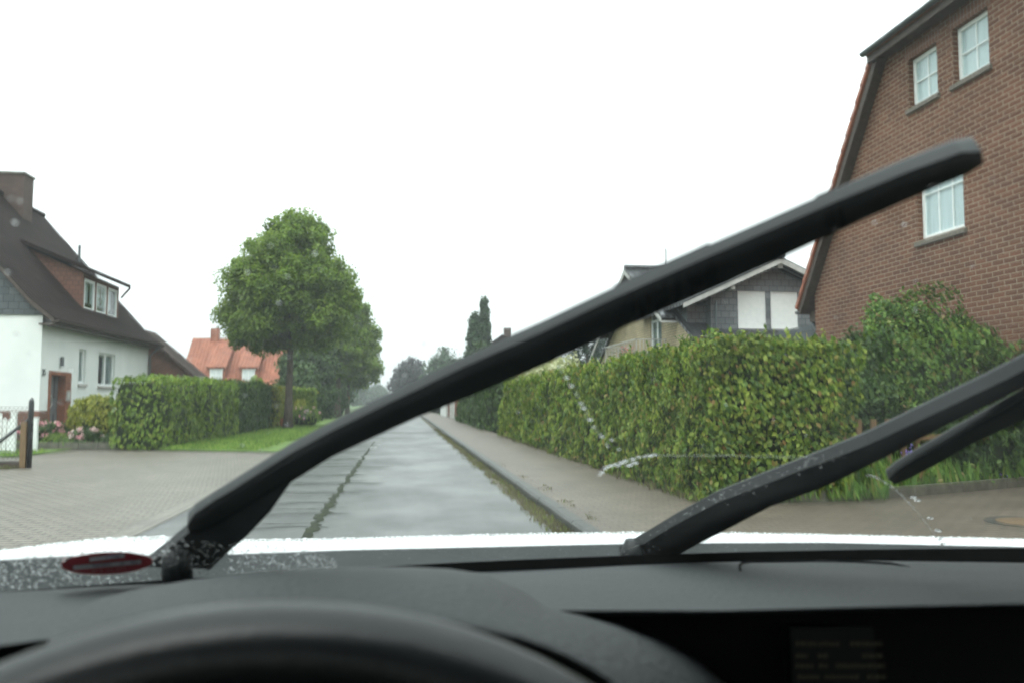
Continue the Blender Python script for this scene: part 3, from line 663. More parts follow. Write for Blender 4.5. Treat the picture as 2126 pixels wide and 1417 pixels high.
m.poly([(XG, dY[0], ZE-.15), (XG+.15, dY[0], ZE-.15), (XG+.15, dY[0], 4.5), (XG, dY[0], 4.5)]); m.poly([(XG, dY[1], ZE-.15), (XG+.15, dY[1], ZE-.15), (XG+.15, dY[1], 4.5), (XG, dY[1], 4.5)])
m.build('wall', MAT['brick_yellow'], gh, recalc=False)
dr = MB(); 
for a, b in ((dY[0], dY[0]+.07), (dY[1]-.07, dY[1]), (27.5, 27.57)): dr.box(XG+.05, XG+.1, a, b, 2.3, 4.5)
dr.box(XG+.05, XG+.1, dY[0], dY[1], 4.43, 4.5).box(XG+.045, XG+.1, dY[0], dY[1], 3.98, 4.05)
do = dr.build('balcony_door', MAT['white_paint'], gh)
MB().box(XG+.07, XG+.08, dY[0]+.07, dY[1]-.07, 2.3, 4.43).build('pane', MAT['pane'], do)
MB().box(XG+.3, XG+.32, dY[0]+.05, dY[1]-.05, 2.3, 4.5).build('curtain', noisy('grey_green_curtain', (.2, .27, .27), (.3, .37, .37), 5, .9, stretch=(1, 9, .3)), do)
bl = MB(); bl.box(XG-1.05, XG-.002, 26.4, 30.6, 2.1, 2.25); bl.build('balcony', MAT['edging'], gh)
rl = MB()
for k in range(24):
    yy = 26.45+k*.18; rl.box(XG-1.035, XG-1.025, yy-.006, yy+.006, 2.25, 3.27)
for k in range(9):
    for yy in (26.42, 30.58): rl.box(XG-1.02+k*.12, XG-1.0+k*.12, yy-.009, yy+.009, 2.25, 3.27)
rl.box(XG-1.05, XG-1.01, 26.4, 30.6, 3.27, 3.31).box(XG-1.05, XG-.01, 26.4, 26.44, 3.275, 3.305).box(XG-1.05, XG-.01, 30.56, 30.6, 3.275, 3.305)
rl.build('railing', MAT['white_wood'], gh)
rf = MB(); OVG = XG-.55
for a in (1, -1):
    q = lambda y: y if a == 1 else 2*YR-y
    rf.prism([(XG-.1, q(Y0-.35), ZE-.35*sl_), (XG-.1, q(25.2), gz(25.2)), (17.5, q(25.2), gz(25.2)), (17.5, q(Y0-.35), ZE-.35*sl_)], (0, 0, -.1))
    rf.prism([(OVG, q(25.2), gz(25.2)), (OVG, YR, ZR), (17.5, YR, ZR), (17.5, q(25.2), gz(25.2))], (0, 0, -.1))
rfo = rf.build('roof', MAT['grey_tile'], gh)
vb = MB()
vb.prism([(OVG-.02, 25.2, gz(25.2)-.1), (OVG-.02, YR, ZR-.1), (OVG-.02, YR, ZR-.24), (OVG-.02, 25.2, gz(25.2)-.24)], (.03, 0, 0))
vb.prism([(OVG-.02, 2*YR-Y0+.3, ZE-.3*sl_-.1), (OVG-.02, YR, ZR-.1), (OVG-.02, YR, ZR-.24), (OVG-.02, 2*YR-Y0+.3, ZE-.3*sl_-.22)], (.03, 0, 0))
vb.prism([(OVG+.01, 25.2, gz(25.2)-.24), (XG-.01, 25.2, gz(25.2)-.24), (XG-.01, 28.3, gz(28.3)-.24), (OVG+.01, 28.3, gz(28.3)-.24)], (0, 0, .04))
vb.build('verge_board', MAT['white_wood'], gh)
MB().tube([(OVG, YR, ZR+.02), (17.5, YR, ZR+.02)], .1, 8).build('ridge_tiles', MAT['grey_tile'], rfo)
# slate dormer gable facing the camera side
yd = 24.2; px_, pz_ = 11.35, 5.50; sd_ = (pz_-4.12)/(px_-8.35)
dm = MB(); dz = lambda x: pz_-sd_*abs(x-px_)-.12
sx0, sx1 = 9.3, 13.4
holes = [(10.16, 11.06, 3.48, 4.63), (11.22, 12.1, 3.48, 4.63)]
wall_grid(dm, (0, yd, 0), (1, 0, 0), (0, 0, 1), sx0, sx1, 2.9, 4.63, holes, (0, 1, 0), .12)
dm.poly([(sx0, yd, 4.63), (sx1, yd, 4.63), (sx1, yd, dz(sx1)), (px_, yd, dz(px_)), (sx0, yd, dz(sx0))]) if dz(sx0) > 4.63 else dm.poly([(px_-(pz_-.12-4.63)/sd_, yd, 4.63), (px_+(pz_-.12-4.63)/sd_, yd, 4.63), (px_, yd, dz(px_))])
dm.box(sx0-.6, sx0, yd+.45, yd+4, 3.2, 4.2); dm.poly([(sx0, yd, 2.9), (sx0, yd+.45, 2.9), (sx0, yd+.45, 4.3), (sx0, yd, 4.4)])
dm.box(sx0+.01, sx1, yd+.3, yd+4, 3.0, 4.3)
dmo = dm.build('dormer', MAT['slate_light'], gh, recalc=False)
for a, b, c, d_ in holes:
    f = MB().box(a, a+.04, yd+.03, yd+.09, c, d_).box(b-.04, b, yd+.03, yd+.09, c, d_).box(a+.04, b-.04, yd+.03, yd+.09, d_-.05, d_).box(a+.04, b-.04, yd+.03, yd+.09, c, c+.04)
    fo = f.build('window_frame', MAT['white_paint'], dmo)
    s = MB(); zz = c+.04
    while zz < d_-.05:
        z2 = min(zz+.052, d_-.05); s.prism([(a+.04, yd+.052, zz), (a+.04, yd+.045, zz+.01), (a+.04, yd+.045, z2-.012), (a+.04, yd+.052, z2)], (b-a-.08, 0, 0)); zz += .052
    s.build('shutter', MAT['white_paint'], fo)
MB().box(9.9, 12.3, yd-.08, yd+.02, 3.38, 3.46).build('sill', MAT['gutter'], dmo)
MB().tube([(9.45, yd-.05, 4.3), (9.45, yd-.05, 3.0)], .035, 7).build('downpipe', MAT['gutter'], dmo)
MB().box(9.1, 14.5, yd-.15, yd-.02, 2.95, 3.3).build('base_flashing', MAT['gutter'], dmo)
dr = MB(); yo = yd-.5
for a in (-1, 1):
    xe = px_+a*3.05; zz = pz_-sd_*3.05
    dr.prism([(px_, yo, pz_+.14), (xe, yo, zz+.14), (xe, YR-.5, zz+.14), (px_, YR-.5, pz_+.14)], (0, 0, -.1))
dro = dr.build('dormer_roof', MAT['grey_tile'], dmo)
vg = MB()
for a in (-1, 1):
    xe = px_+a*3.1; zz = pz_-sd_*3.1
    vg.prism([(px_, yo-.03, pz_+.1), (xe, yo-.03, zz+.1), (xe, yo-.03, zz-.05), (px_, yo-.03, pz_-.07)], (0, .03, 0))
vg.build('verge_board', MAT['white_wood'], dmo)
MB().box(px_-.08, px_+.08, yo+.05, yo+.2, pz_-.2, pz_-.08).build('roof_beam', MAT['white_wood'], dmo)
MB().box(9.78, 9.9, yo+.04, yd, 4.62, 4.72).build('roof_beam', MAT['white_wood'], dmo)
MB().tube([(px_, yo-.1, pz_+.17), (px_, YR, pz_+.17)], .11, 8).build('ridge_tiles', MAT['grey_tile'], dmo)
MB().tube([(9.6, 29.4, 6.1), (9.6, 29.4, 6.9)], .02, 6).build('roof_vent', MAT['black_metal'], gh)
# flower pot with red geranium on the balcony
fp = thing('flower_pot', 'planter of red geraniums on the balcony behind the white railing', 'flower pot', (7.9, 28.9, 2.25))
MB().tube([(7.9, 28.9, 2.25), (7.9, 28.9, 2.5)], [.14, .19], 12).build('pot', MAT['brick_door'], fp)
P = [(7.9+random.gauss(0, .18), 28.9+random.gauss(0, .2), 2.62+random.random()*.5) for _ in range(260)]
leaves('foliage', P, [(0, 0, 1)]*260, .08, MAT['leaf_dark'], fp)
P = [(7.9+random.gauss(0, .15), 28.9+random.gauss(0, .2), 2.85+random.random()*.4) for _ in range(70)]
leaves('blossom', P, [(-1, -1, 1)]*70, .07, MAT['petal_red'], fp)

# third house, slate roof seen past the balcony
h3 = thing('slate_roof_house', 'house with a plain slate grey roof seen between the pine and the balcony', 'house', (15.5, 50, 0.1))
MB().box(11.6, 20, 46.2, 54, .1, 3.2).build('wall', MAT['white_render'], h3)
rr_ = MB()
rr_.prism([(11.2, 45.8, 3.05), (20.3, 45.8, 3.05), (20.3, 50, 6.3), (12.6, 50, 6.3)], (0, .1, -.12)); rr_.prism([(11.2, 54.2, 3.05), (20.3, 54.2, 3.05), (20.3, 50.01, 6.3), (12.6, 50.01, 6.3)], (0, -.1, -.12)); rr_.poly([(11.2, 45.8, 3.05), (11.2, 54.2, 3.05), (12.6, 50, 6.3)])
rr_.build('roof', MAT['slate_wall'], h3)
dmh = MB().prism([(12.9, 45.4, 3.2), (14.2, 45.4, 3.2), (13.55, 45.4, 4.2)], (0, 3.5, 0)); dmh.build('dormer', MAT['white_render'], h3)
dm2 = MB().prism([(12.7, 45.2, 3.1), (13.55, 45.2, 4.4), (13.55, 45.2, 4.5), (12.6, 45.2, 3.15)], (0, 3.6, 0)).prism([(14.4, 45.2, 3.1), (13.55, 45.2, 4.4), (13.55, 45.2, 4.5), (14.5, 45.2, 3.15)], (0, 3.6, 0)); dm2.build('dormer_roof', MAT['slate_wall'], h3)
# far house between the trees on the right
h4 = thing('distant_house', 'distant dark roofed house half hidden by the poplars beside the road', 'house', (8, 74, 0.1))
MB().box(4.6, 12.2, 70.5, 80, .1, 3.6).build('wall', MAT['brick_door'], h4)
MB().prism([(4.1, 70.2, 3.5), (12.7, 70.2, 3.5), (8.4, 70.2, 7.0)], (0, 10.3, 0)).build('roof', MAT['dark_tile'], h4)
MB().box(8.9, 9.5, 73, 73.6, 6.0, 7.8).build('chimney', MAT['brick_chimney'], h4)
h5 = thing('red_gable_house', 'distant red brick house showing just above the cream blossom shrub', 'house', (9, 58, 0.1))
MB().box(6.4, 11.5, 55, 62, .1, 3.2).build('wall', MAT['brick_door'], h5)
MB().prism([(6.0, 54.8, 3.1), (11.9, 54.8, 3.1), (9, 54.8, 5.0)], (0, 7.4, 0)).build('roof', MAT['red_tile'], h5)

# ================================================================== right side hedges and shrubs
box_hedge('hedge', 'tall clipped hornbeam hedge with reddish young tips along the right pavement', 'hedge', 3.36, 3.58, 5.2, 9.15, 29.5, .1, 1.86, MAT['leaf_hedge'],
          ([12.5, 17], [.068, .09, .12]), (1150, 560, 230), group=None, bump=.16, topred=.2, seed=3)
box_hedge('hedge', 'second clipped hedge farther along the right pavement beyond the gap', 'hedge', 3.35, 3.45, 5.0, 34.2, 52, .1, 2.15, MAT['leaf_dark'],
          ([40], [.15, .2]), (120, 60), bump=.12, topred=.03, seed=9)
bush('shrub', 'loose tall shrub with bright green top in front of the brick wall', 'shrub', 7.5, 11.5, .13, 1.2, .9, 2.5, MAT['leaf_bush'], 14000, .07, 11, lump=.55)
bush('shrub', 'darker shrub between hedge end and bright green shrub', 'shrub', 6.55, 11.5, .13, .8, .8, 2.0, MAT['leaf_dark'], 8000, .075, 14, lump=.5)
bush('shrub', 'broad leafy shrub at the right edge before the brick wall', 'shrub', 9.0, 11.9, .13, 1.1, .9, 2.15, MAT['leaf_bush'], 6500, .09, 17, lump=.5)
bush('shrub', 'dark low shrub under the tall shrubs behind the passenger wiper', 'shrub', 7.9, 10.95, .13, .9, .6, 1.25, MAT['leaf_dark'], 4200, .08, 19, lump=.5)
bush('shrub', 'yellow edged shrub at the right edge above the edging stones', 'shrub', 9.35, 11.35, .13, .55, .5, 1.25, MAT['leaf_hedge'], 1800, .08, 23, lump=.5)
rh_ = [o for o in bpy.data.objects if o.get('label', '').startswith('tall clipped hornbeam')][0]
P, N, A, S = [], [], [], []
for k in range(330):
    y = 9.2+random.random()**1.5*20; a = Vector((random.uniform(3.55, 5.2), y, 1.92)); L_ = random.uniform(.05, .22); d = Vector((random.gauss(0, .3), random.gauss(0, .3), 1)).normalized()
    for j in range(5): P.append(a+d*L_*j/4); N.append((random.gauss(0, 1), -1, random.gauss(0, .5))); A.append((random.gauss(0, 1), random.gauss(0, .5), 1)); S.append(.065)
leaves('upright_shoots', P, N, S, MAT['leaf_hedge'], rh_, A=np.array(A, float), jit=.2)['kind'] = 'stuff'
# upright shoots on the shrubs
for nm, lab, x, y, z, n in (('foliage_shoots', 'a', 7.5, 11.4, 2.3, 70),):
    P, N, A, S = [], [], [], []
    for k in range(n):
        a = Vector((x+random.gauss(0, .38), y+random.gauss(0, .3), z-.1+random.uniform(-.35, .0))); L_ = random.uniform(.2, .55); d = Vector((random.gauss(0, .15), random.gauss(0, .15), 1)).normalized()
        for j in range(9):
            P.append(a+d*L_*j/8); N.append((random.gauss(0, 1), -1, random.gauss(0, .5))); A.append((random.gauss(0, 1), random.gauss(0, .5), 1)); S.append(.07)
    sh = [o for o in bpy.data.objects if o.get('label', '').startswith('loose tall shrub')][0]
    leaves('upright_shoots', P, N, S, MAT['leaf_hedge2'], sh, A=np.array(A, float), jit=.2)['kind'] = 'stuff'
# low fence of wooden posts between hedge and shrubs
fn = thing('garden_fence', 'low brown wooden fence posts half hidden between hedge and shrubs', 'fence', (6.6, 10.4, .13))
for k in range(9):
    x = 5.75+k*.24; MB().box(x, x+.07, 10.35+k*.05, 10.39+k*.05, .13, 1.02).build('slat', MAT['post_wood'], fn)
MB().box(5.6, 7.9, 10.4, 10.43, .75, .82).build('rail', MAT['post_wood'], fn)
# bed edging stones
es = [(3.55, 9.12), (4.4, 9.12), (5.3, 9.22), (6.2, 9.5), (7.1, 9.86), (8.0, 10.22), (8.9, 10.6), (9.8, 10.95), (10.7, 11.3)]
for (xa, ya), (xb, yb) in zip(es[:-1], es[1:]):
    d = Vector((xb-xa, yb-ya, 0)); nn_ = Vector((-d.y, d.x, 0)).normalized()*.07; a = Vector((xa, ya, .08))+d.normalized()*.006; b = Vector((xb, yb, .08))-d.normalized()*.006
    o = MB().prism([a, b, b+nn_, a+nn_], (0, 0, .15)).build('edging_stone', MAT['edging'], bevel=.008)
    tag(o, 'weathered concrete edging stone along the right flower bed', 'edging stone', 'edging stones of the right flower bed')
# bed plants: strappy leaves, violet flowers, ground cover
sp_ = []
for _ in range(620):
    x = random.uniform(5.6, 11); y = 9.4+max(0, (x-5.3))*.4+random.random()**1.5*1.6; sp_.append((x, y, .13, random.uniform(.6, 1.5)))
for _ in range(90): sp_.append((random.uniform(3.5, 5.6), random.uniform(9.1, 9.35), .13, random.uniform(.4, .9)))
tufts('bed_plants', sp_, MAT['leaf_bush'], .12, .38, per=9, w=.014, spread=.07)
P = [(x+random.gauss(0, .1), y+random.gauss(0, .1), .16+random.random()*.28) for x, y, z, s in sp_[:620] for _ in range(7)]
o = leaves('ground_cover', P, [(0, -.3, 1)]*len(P), .07, MAT['leaf_bush'], droop=.1); o['kind'] = 'stuff'
for k, (px, py, yy) in enumerate(((1889, 938, 10.2), (2015, 945, 10.6), (2092, 944, 10.9), (2078, 993, 10.5))):
    c = at(px, py, 1, yy); t = thing('violet_flower', 'violet bloom in the flower bed at the right', 'flower', (c.x, c.y, .13), 'violet flowers in the right bed')
    MB().tube([(c.x, c.y, .13), (c.x, c.y, c.z)], .006, 5).build('stem', MAT['leaf_dark'], t)
    P = [c+Vector((random.gauss(0, .035), random.gauss(0, .03), random.gauss(0, .03))) for _ in range(16)]
    leaves('blossom', P, [(0, -1, .5)]*16, .05, MAT['petal_blue'], t)
# hedge-foot sprays trailing over the pavement
sp_ = [(3.38+random.gauss(0, .05), random.uniform(9.2, 28), .1, random.uniform(.4, 1)) for _ in range(260)]
tufts('hedge_foot_weeds', sp_, MAT['weed'], .05, .14, per=7, w=.012, spread=.05)
# gutter weeds and moss by the kerb
sp_ = []
for _ in range(1500):
    y = 7+random.random()**1.4*32; x = 1.61-abs(random.gauss(0, .09))*(1+.6*nz((0, y*.9, 3))); 
    if nz((0, y*1.1, 0))+random.random()*.6 > .0: sp_.append((x, y, .0, random.uniform(.4, 1.3)))
tufts('kerb_weeds', sp_, MAT['weed'], .012, .045, per=9, w=.005, spread=.03)
sp_ = [(1.83+abs(random.gauss(0, .07)), random.choice((8.3, 9.6, 11.2, 12.9, 15))+random.gauss(0, .35), .1, random.uniform(.3, 1)) for _ in range(28)]
tufts('pavement_weeds', sp_, MAT['weed'], .012, .035, per=9, w=.005, spread=.03)
gm = MB(); 
gl, gr = ribbon([(1.52+.05*nz((0, y_*.7, 0)), y_) for y_ in np.arange(5, 70, .25)], lambda t: .13)
gm.grid([[(a[0], a[1], .0045) for a in gl], [(min(a[0], 1.625), a[1], .0045) for a in gr]])
o = gm.build('gutter_dirt', noisy('gutter_dirt', (.05, .045, .025), (.1, .09, .05), 7, .8, .6, 40)); o['kind'] = 'structure'
# manhole cover
c = Vector((5.95, 7.3, .104)); mh = thing('manhole_cover', 'round rusty brown manhole cover in the right paving', 'manhole cover', tuple(c))
def disc(c, r0, r1, z0, z1, n=40):
    mb = MB(); rows = [[(c.x+r*math.cos(2*math.pi*k/n), c.y+r*math.sin(2*math.pi*k/n), z) for k in range(n+1)] for r, z in ((r0, z1), (r1, z1), (r1, z0))]
    return mb.grid(rows)
disc(c, .001, .3, .1, .112).build('lid', noisy('rusty_iron', (.12, .08, .045), (.17, .12, .07), 14, .5, .4, 50), mh)
disc(c, .31, .4, .1, .11).build('rim', MAT['kerb'], mh)

# cream flowering shrub, pine, trees on the right
bush('flowering_shrub', 'shrub with creamy white blossom showing over the right hedge', 'shrub', 6.2, 34, .1, 1.5, 1.2, 2.95, MAT['petal_cream'], 3600, .15, 31, lump=.5)
pt = thing('pine_tree', 'dark pine with open branches left of the balcony', 'tree', (9.6, 43, .1))
mb = MB(); trunk_mesh(mb, (9.6, 43, .1), (9.7, 43, 5.2), .14, .03); P, N, A, S = [], [], [], []
for k in range(46):
    h_ = 1.6+k*.075; a = k*2.4; L_ = 1.5*(1-((h_-1.6)/4.6))+.35; b = Vector((9.65, 43, h_)); e = b+Vector((math.cos(a)*L_, math.sin(a)*L_, .35)); mb.tube([b, b.lerp(e, .6)+Vector((0, 0, -.05)), e], [.03, .02, .008], 5)
    for j in range(34):
        q = b.lerp(e, random.uniform(.3, 1.05))
        for _ in range(4):
            P.append(q+Vector((random.gauss(0, .12), random.gauss(0, .12), random.gauss(0, .09)))); N.append((random.gauss(0, 1), random.gauss(0, 1), 1)); S.append(.16)
mb.build('trunk', MAT['bark'], pt); leaves('crown', P, N, S, MAT['leaf_conifer'], pt, droop=-.3, aspect=.3, simple=True)
def column_tree(name, label, x, y, h, r, mat, n, seed, ls=.22):
    prof = [(.8, r*.7, 0), (h*.4, r, 0), (h*.8, r*.6, 0), (h, .06, 0)]
    return tree(name, label, 'tree', x, y, prof, .8, r*.18, mat, nclump=n, per=45, rad=r*.55, ls=ls, seed=seed, z0=.1)
column_tree('poplar', 'tallest thin columnar poplar rising above the wiper right of the road', 6.7, 69, 10.0, .6, MAT['leaf_haze'], 520, 41)
column_tree('poplar', 'shorter columnar poplar left of the tallest one', 5.8, 68, 8.5, .75, MAT['leaf_haze'], 420, 42)
tree('garden_tree', 'dense green tree around the poplars on the right', 'tree', 6.0, 63, [(1.5, 1.3), (4, 1.5), (5.2, .8), (5.8, .2)], 1.6, .16, MAT['leaf_dark'], 70, 80, .5, .24, 43, z0=.1)
tree('dark_tree', 'dark purplish tree at the end of the road', 'tree', 1.6, 150, [(.8, 3.2), (4, 4.1), (7, 2.8), (9.2, .5)], 1.2, .3, MAT['leaf_purple'], 120, 60, 1.1, .55, 44)
tree('roadside_tree', 'pale green tree at the far right of the road beside the dark tree', 'tree', 6.6, 140, [(1, 3), (5, 4), (8, 2.6), (10, .5)], 1.2, .3, MAT['leaf_haze'], 120, 60, 1.1, .5, 45)
for k, (x, y, h, r, lab) in enumerate(((4.3, 96, 3.6, 1.9, 'low round bush beside the far right pavement'), (7.2, 100, 6.2, 2.6, 'medium tree behind the far right pavement'), (7.0, 118, 8, 3, 'taller tree behind the far right pavement'), (4.6, 78, 2.7, 1.1, 'small bush behind the far white gate post'), (8.6, 88, 7, 2.6, 'leafy tree behind the distant dark roofed house'))):
    tree('roadside_tree', lab, 'tree', x, y, [(.3, r*.7), (h*.4, r), (h*.8, r*.6), (h, r*.15)], .5, .15, MAT['leaf_dark' if k % 2 else 'leaf_haze'], 70, 60, r*.3, .3, 50+k, z0=.1)
# white gate posts and brown gate far down the pavement
for k, (x, y, lab) in enumerate(((3.5, 59.5, 'nearer white gate post at the far end of the right hedge'), (3.5, 64.5, 'farther white gate post beyond the brown gate'))):
    t = thing('gate_post', lab, 'gate post', (x, y, .1))
    MB().box(x-.17, x+.17, y-.17, y+.17, .1, 1.75).build('shaft', MAT['white_wood'], t); MB().box(x-.22, x+.22, y-.22, y+.22, 1.75, 1.85).build('cap', MAT['white_wood'], t)
t = thing('garden_gate', 'reddish brown wooden gate between the white posts', 'gate', (3.5, 62, .1))
g_ = MB()
for k in range(22): g_.box(3.47, 3.5, 60+k*.195, 60.16+k*.195, .2, 1.45)
g_.build('slat_panel', noisy('red_brown_wood', (.14, .05, .035), (.2, .08, .055), 8, .7), t); MB().box(3.5, 3.54, 60, 64.3, .4, .5).box(3.5, 3.54, 60, 64.3, 1.1, 1.2).build('rail', MAT['post_wood'], t)
t = thing('white_wall', 'low white garden wall at the far right pavement', 'wall', (3.5, 70, .1)); MB().box(3.4, 3.65, 65, 76, .1, 1.35).build('wall', MAT['white_render'], t); MB().box(3.36, 3.69, 64.9, 76.1, 1.35, 1.42).build('coping', MAT['edging'], t)

# ================================================================== left side: white house
XL = -10.6
wh = thing('white_house', 'white rendered house with steep dark roof, slate gable, long dormer and grey front door', 'house', (-15, 31.3, .1))
YN, YF = 26.1, 36.5
door = (26.68, 28.36, .38, 2.2); w1 = (29.0, 29.62, 1.87, 3.0); w2 = (30.78, 32.5, 1.84, 2.99)
m = MB()
wall_grid(m, (XL, 0, 0), (0, 1, 0), (0, 0, 1), YN, YF, .1, 4.05, [door, w1, w2], (-1, 0, 0), .3)
wall_grid(m, (0, YN, 0), (1, 0, 0), (0, 0, 1), -19.4, XL, .1, 3.8, [], (0, 1, 0), .2)
m.box(-19.4, XL-.001, YF-.2, YF, .1, 4.0)
m.build('wall', MAT['white_render'], wh, recalc=False)
for y0, y1, nm in ((YN-.02, door[0]-.003, 'plinth'), (door[1]+.003, YF, 'plinth')):
    MB().box(XL-.02, XL+.025, y0, y1, .1, 1.0).build('plinth', MAT['brick_plinth'], wh)
MB().box(-19.4, XL-.021, YN-.025, YN+.02, .1, 1.0).build('plinth', MAT['brick_plinth'], wh)
ZR_, XR = 9.0, -15.1; s1 = (ZR_-4.0)/(XL-XR)
gzx = lambda x: 4.0+s1*(XL-x) if x > XR else 4.0+s1*(x-(2*XR-XL))
MB().prism([(XL+.01, YN-.045, 3.8), (XL+.01, YN-.045, 3.98), (XR, YN-.045, ZR_-.1), (2*XR-XL-.01, YN-.045, 3.98), (2*XR-XL-.01, YN-.045, 3.8)], (0, .2, 0)).build('slate_gable', MAT['slate_wall'], wh)
MB().prism([(XL, YF, 3.9), (XR, YF, ZR_-.15), (2*XR-XL, YF, 3.9)], (0, -.2, 0)).build('gable', MAT['brick_plinth'], wh)
rf = MB(); y0, y1 = YN-.3, YF+.3
xe, ze_ = XL+.45, 4.0-.3
for a in (1, -1):
    X = lambda x: x if a == 1 else 2*XR-x
    rf.prism([(X(xe), y0, ze_), (X(XL-.25), y0, 4.27), (XR, y0, ZR_+.06), (XR, y0, ZR_-.12), (X(XL-.25), y0, 4.1), (X(xe), y0, ze_-.14)], (0, y1-y0, 0))
rfo = rf.build('roof', MAT['dark_tile'], wh)
MB().tube([(XR, y0, ZR_+.08), (XR, y1, ZR_+.08)], .11, 8).build('ridge_tiles', MAT['dark_tile'], rfo)
MB().prism([(xe-.02, y0-.02, ze_-.15), (XL-.25, y0-.02, 4.12), (XR, y0-.02, ZR_-.1), (XR, y0-.02, ZR_+.05), (XL-.25, y0-.02, 4.25), (xe-.02, y0-.02, ze_-.01)], (0, .02, 0)).build('verge_board', MAT['dark_wood'], wh)
gutter([(xe+.06, y0, ze_-.06), (xe+.06, y1, ze_-.06)], .065, 'gutter', wh, MAT['dark_wood'])
MB().box(XL+.002, xe, y0+.02, y1-.02, ze_-.2, ze_-.15).build('soffit', MAT['dark_wood'], wh)
MB().tube([(xe+.05, YF-.1, ze_-.12), (XL+.1, YF-.1, ze_-.5), (XL+.08, YF-.1, .1)], .045, 8).build('downpipe', MAT['grey_paint'], wh, smooth=True)
ch = MB().box(-15.22, -14.3, 33.1, 33.9, 6.5, 9.85); cho = ch.build('chimney', MAT['brick_chimney'], wh); MB().box(-15.26, -14.26, 33.06, 33.94, 9.85, 9.93).build('chimney_cap', MAT['edging'], cho)
MB().tube([(-13.3, 36.0, 6.9), (-13.3, 36.0, 7.7)], .05, 8).build('roof_vent', MAT['gutter'], wh)
# shed dormer
xd = -11.05; da, db = 30.35, 34.0; zb, zt = 4.25, 5.72
d_ = MB(); xi = -12.95
for yy in (da, db):
    d_.poly([(xd, yy, zb), (xd, yy, zt), (xi, yy, zt+.85), (xi, yy, gzx(xi)-.2)])
d_.poly([(xd, da, zb), (xd, db, zb), (xd, db, 4.42), (xd, da, 4.42)])
ops = [(da+.12+i*1.18, da+.12+i*1.18+1.02, 4.45, 5.55) for i in range(3)]
wall_grid(d_, (xd, 0, 0), (0, 1, 0), (0, 0, 1), da, db, 4.42, zt, ops, (-1, 0, 0), .08)
do_ = d_.build('dormer', MAT['brick_dormer'], wh, recalc=False)
for i, (a, b, c, e) in enumerate(ops):
    f = MB().box(xd-.07, xd-.01, a, a+.09, c, e).box(xd-.07, xd-.01, b-.09, b, c, e).box(xd-.07, xd-.01, a+.09, b-.09, c, c+.1).box(xd-.07, xd-.01, a+.09, b-.09, e-.09, e)
    fo = f.build('window', MAT['white_paint'], do_)
    MB().box(xd-.05, xd-.04, a+.09, b-.09, c+.1, e-.09).build('pane', MAT['pane'], do_)
    MB().box(xd-.25, xd-.24, a+.02, b-.02, c, e).build('curtain', MAT['curtain'], do_)
MB().prism([(xd+.35, da-.25, zt-.02), (xi-.1, da-.25, zt+.98), (xi-.1, da-.25, zt+1.1), (xd+.35, da-.25, zt+.12)], (0, db-da+.5, 0)).build('dormer_roof', MAT['dark_tile'], do_)
MB().tube([(xd+.35, db+.22, zt), (xd+.02, db+.22, zt-.4)], .035, 6).build('dormer_downpipe', MAT['dark_wood'], do_)
# windows
for (a, b, c, e), nd in ((w1, 1), (w2, 2)):
    xf = XL-.085; f = MB(); fr = .07
    f.box(xf-.06, xf, a, b, c, c+fr).box(xf-.06, xf, a, b, e-fr, e).box(xf-.06, xf, a, a+fr, c+fr, e-fr).box(xf-.06, xf, b-fr, b, c+fr, e-fr)
    if nd == 2: f.box(xf-.062, xf+.01, (a+b)/2-.07, (a+b)/2+.07, c+fr, e-fr)
    fo = f.build('window', MAT['white_paint'], wh)
    MB().box(xf-.04, xf-.03, a+fr, b-fr, c+fr, e-fr).build('pane', MAT['pane'], fo)
    for ca, cb in ((a+fr, a+.42), (b-.5, b-fr)) if nd == 2 else ((a+.05, b-.05),): MB().grid([[(xf-.1+.015*math.sin(k*2), ca+(cb-ca)*k/12, zz) for k in range(13)] for zz in (c+.05, e-.05)]).build('curtain', noisy('grey_curtain', (.16, .19, .19), (.26, .3, .3), 7, .9, stretch=(1, 9, .25)), fo)
    MB().box(XL-.29, XL-.285, a-.02, b+.02, c-.02, e+.02).build('room', MAT['dark_room'], fo)
    MB().prism([(XL+.07, a-.05, c-.09), (XL-.08, a-.05, c-.09), (XL-.08, a-.05, c+.002), (XL+.07, a-.05, c-.03)], (0, b-a+.1, 0)).build('sill', noisy('pale_stone_sill', (.3, .27, .25), (.42, .38, .36), 9, .7), fo)
# door recess in orange brick
a, b, c, e = door
r_ = MB().box(XL-.3, XL+.03, a, a+.13, c, e).box(XL-.3, XL+.03, b-.45, b, c, e-.12).box(XL-.3, XL+.03, a+.13, b, e-.12, e)
r_.build('door_surround', MAT['brick_door'], wh)
dd = MB().box(XL-.28, XL-.2, a+.13, b-.45, c, e-.12); dof = dd.build('front_door', MAT['door_grey'], wh)
MB().box(XL-.198, XL-.19, a+.16, a+.18, c+.05, e-.2).box(XL-.198, XL-.19, b-.78, b-.7, c+1.0, e-.15).box(XL-.198, XL-.19, b-.78, b-.7, c+.1, c+.5).build('pane', MAT['black_metal'], dof)
MB().tube([(XL-.12, a+.38, c+1.15), (XL-.08, a+.5, c+1.0), (XL-.08, a+.52, c+.8), (XL-.12, a+.38, c+.65)], .02, 8).build('handle', MAT['metal_light'], dof, smooth=True)
lt = MB().tube([(XL+.06, 27.5, 2.36), (XL+.06, 27.5, 2.66)], [.05, .05], 10); lt.build('door_lamp', MAT['grey_paint'], wh)
MB().box(XL+.03, XL+.07, b-.38, b-.15, 1.3, 1.62).build('letter_box', MAT['white_wood'], wh)
st_ = MB().box(XL+.026, XL+1.0, a+.1, b+.5, .1, .24).box(XL+.027, XL+.6, a+.15, b+.1, .24, .36); st_.build('doorstep', MAT['edging'], wh)
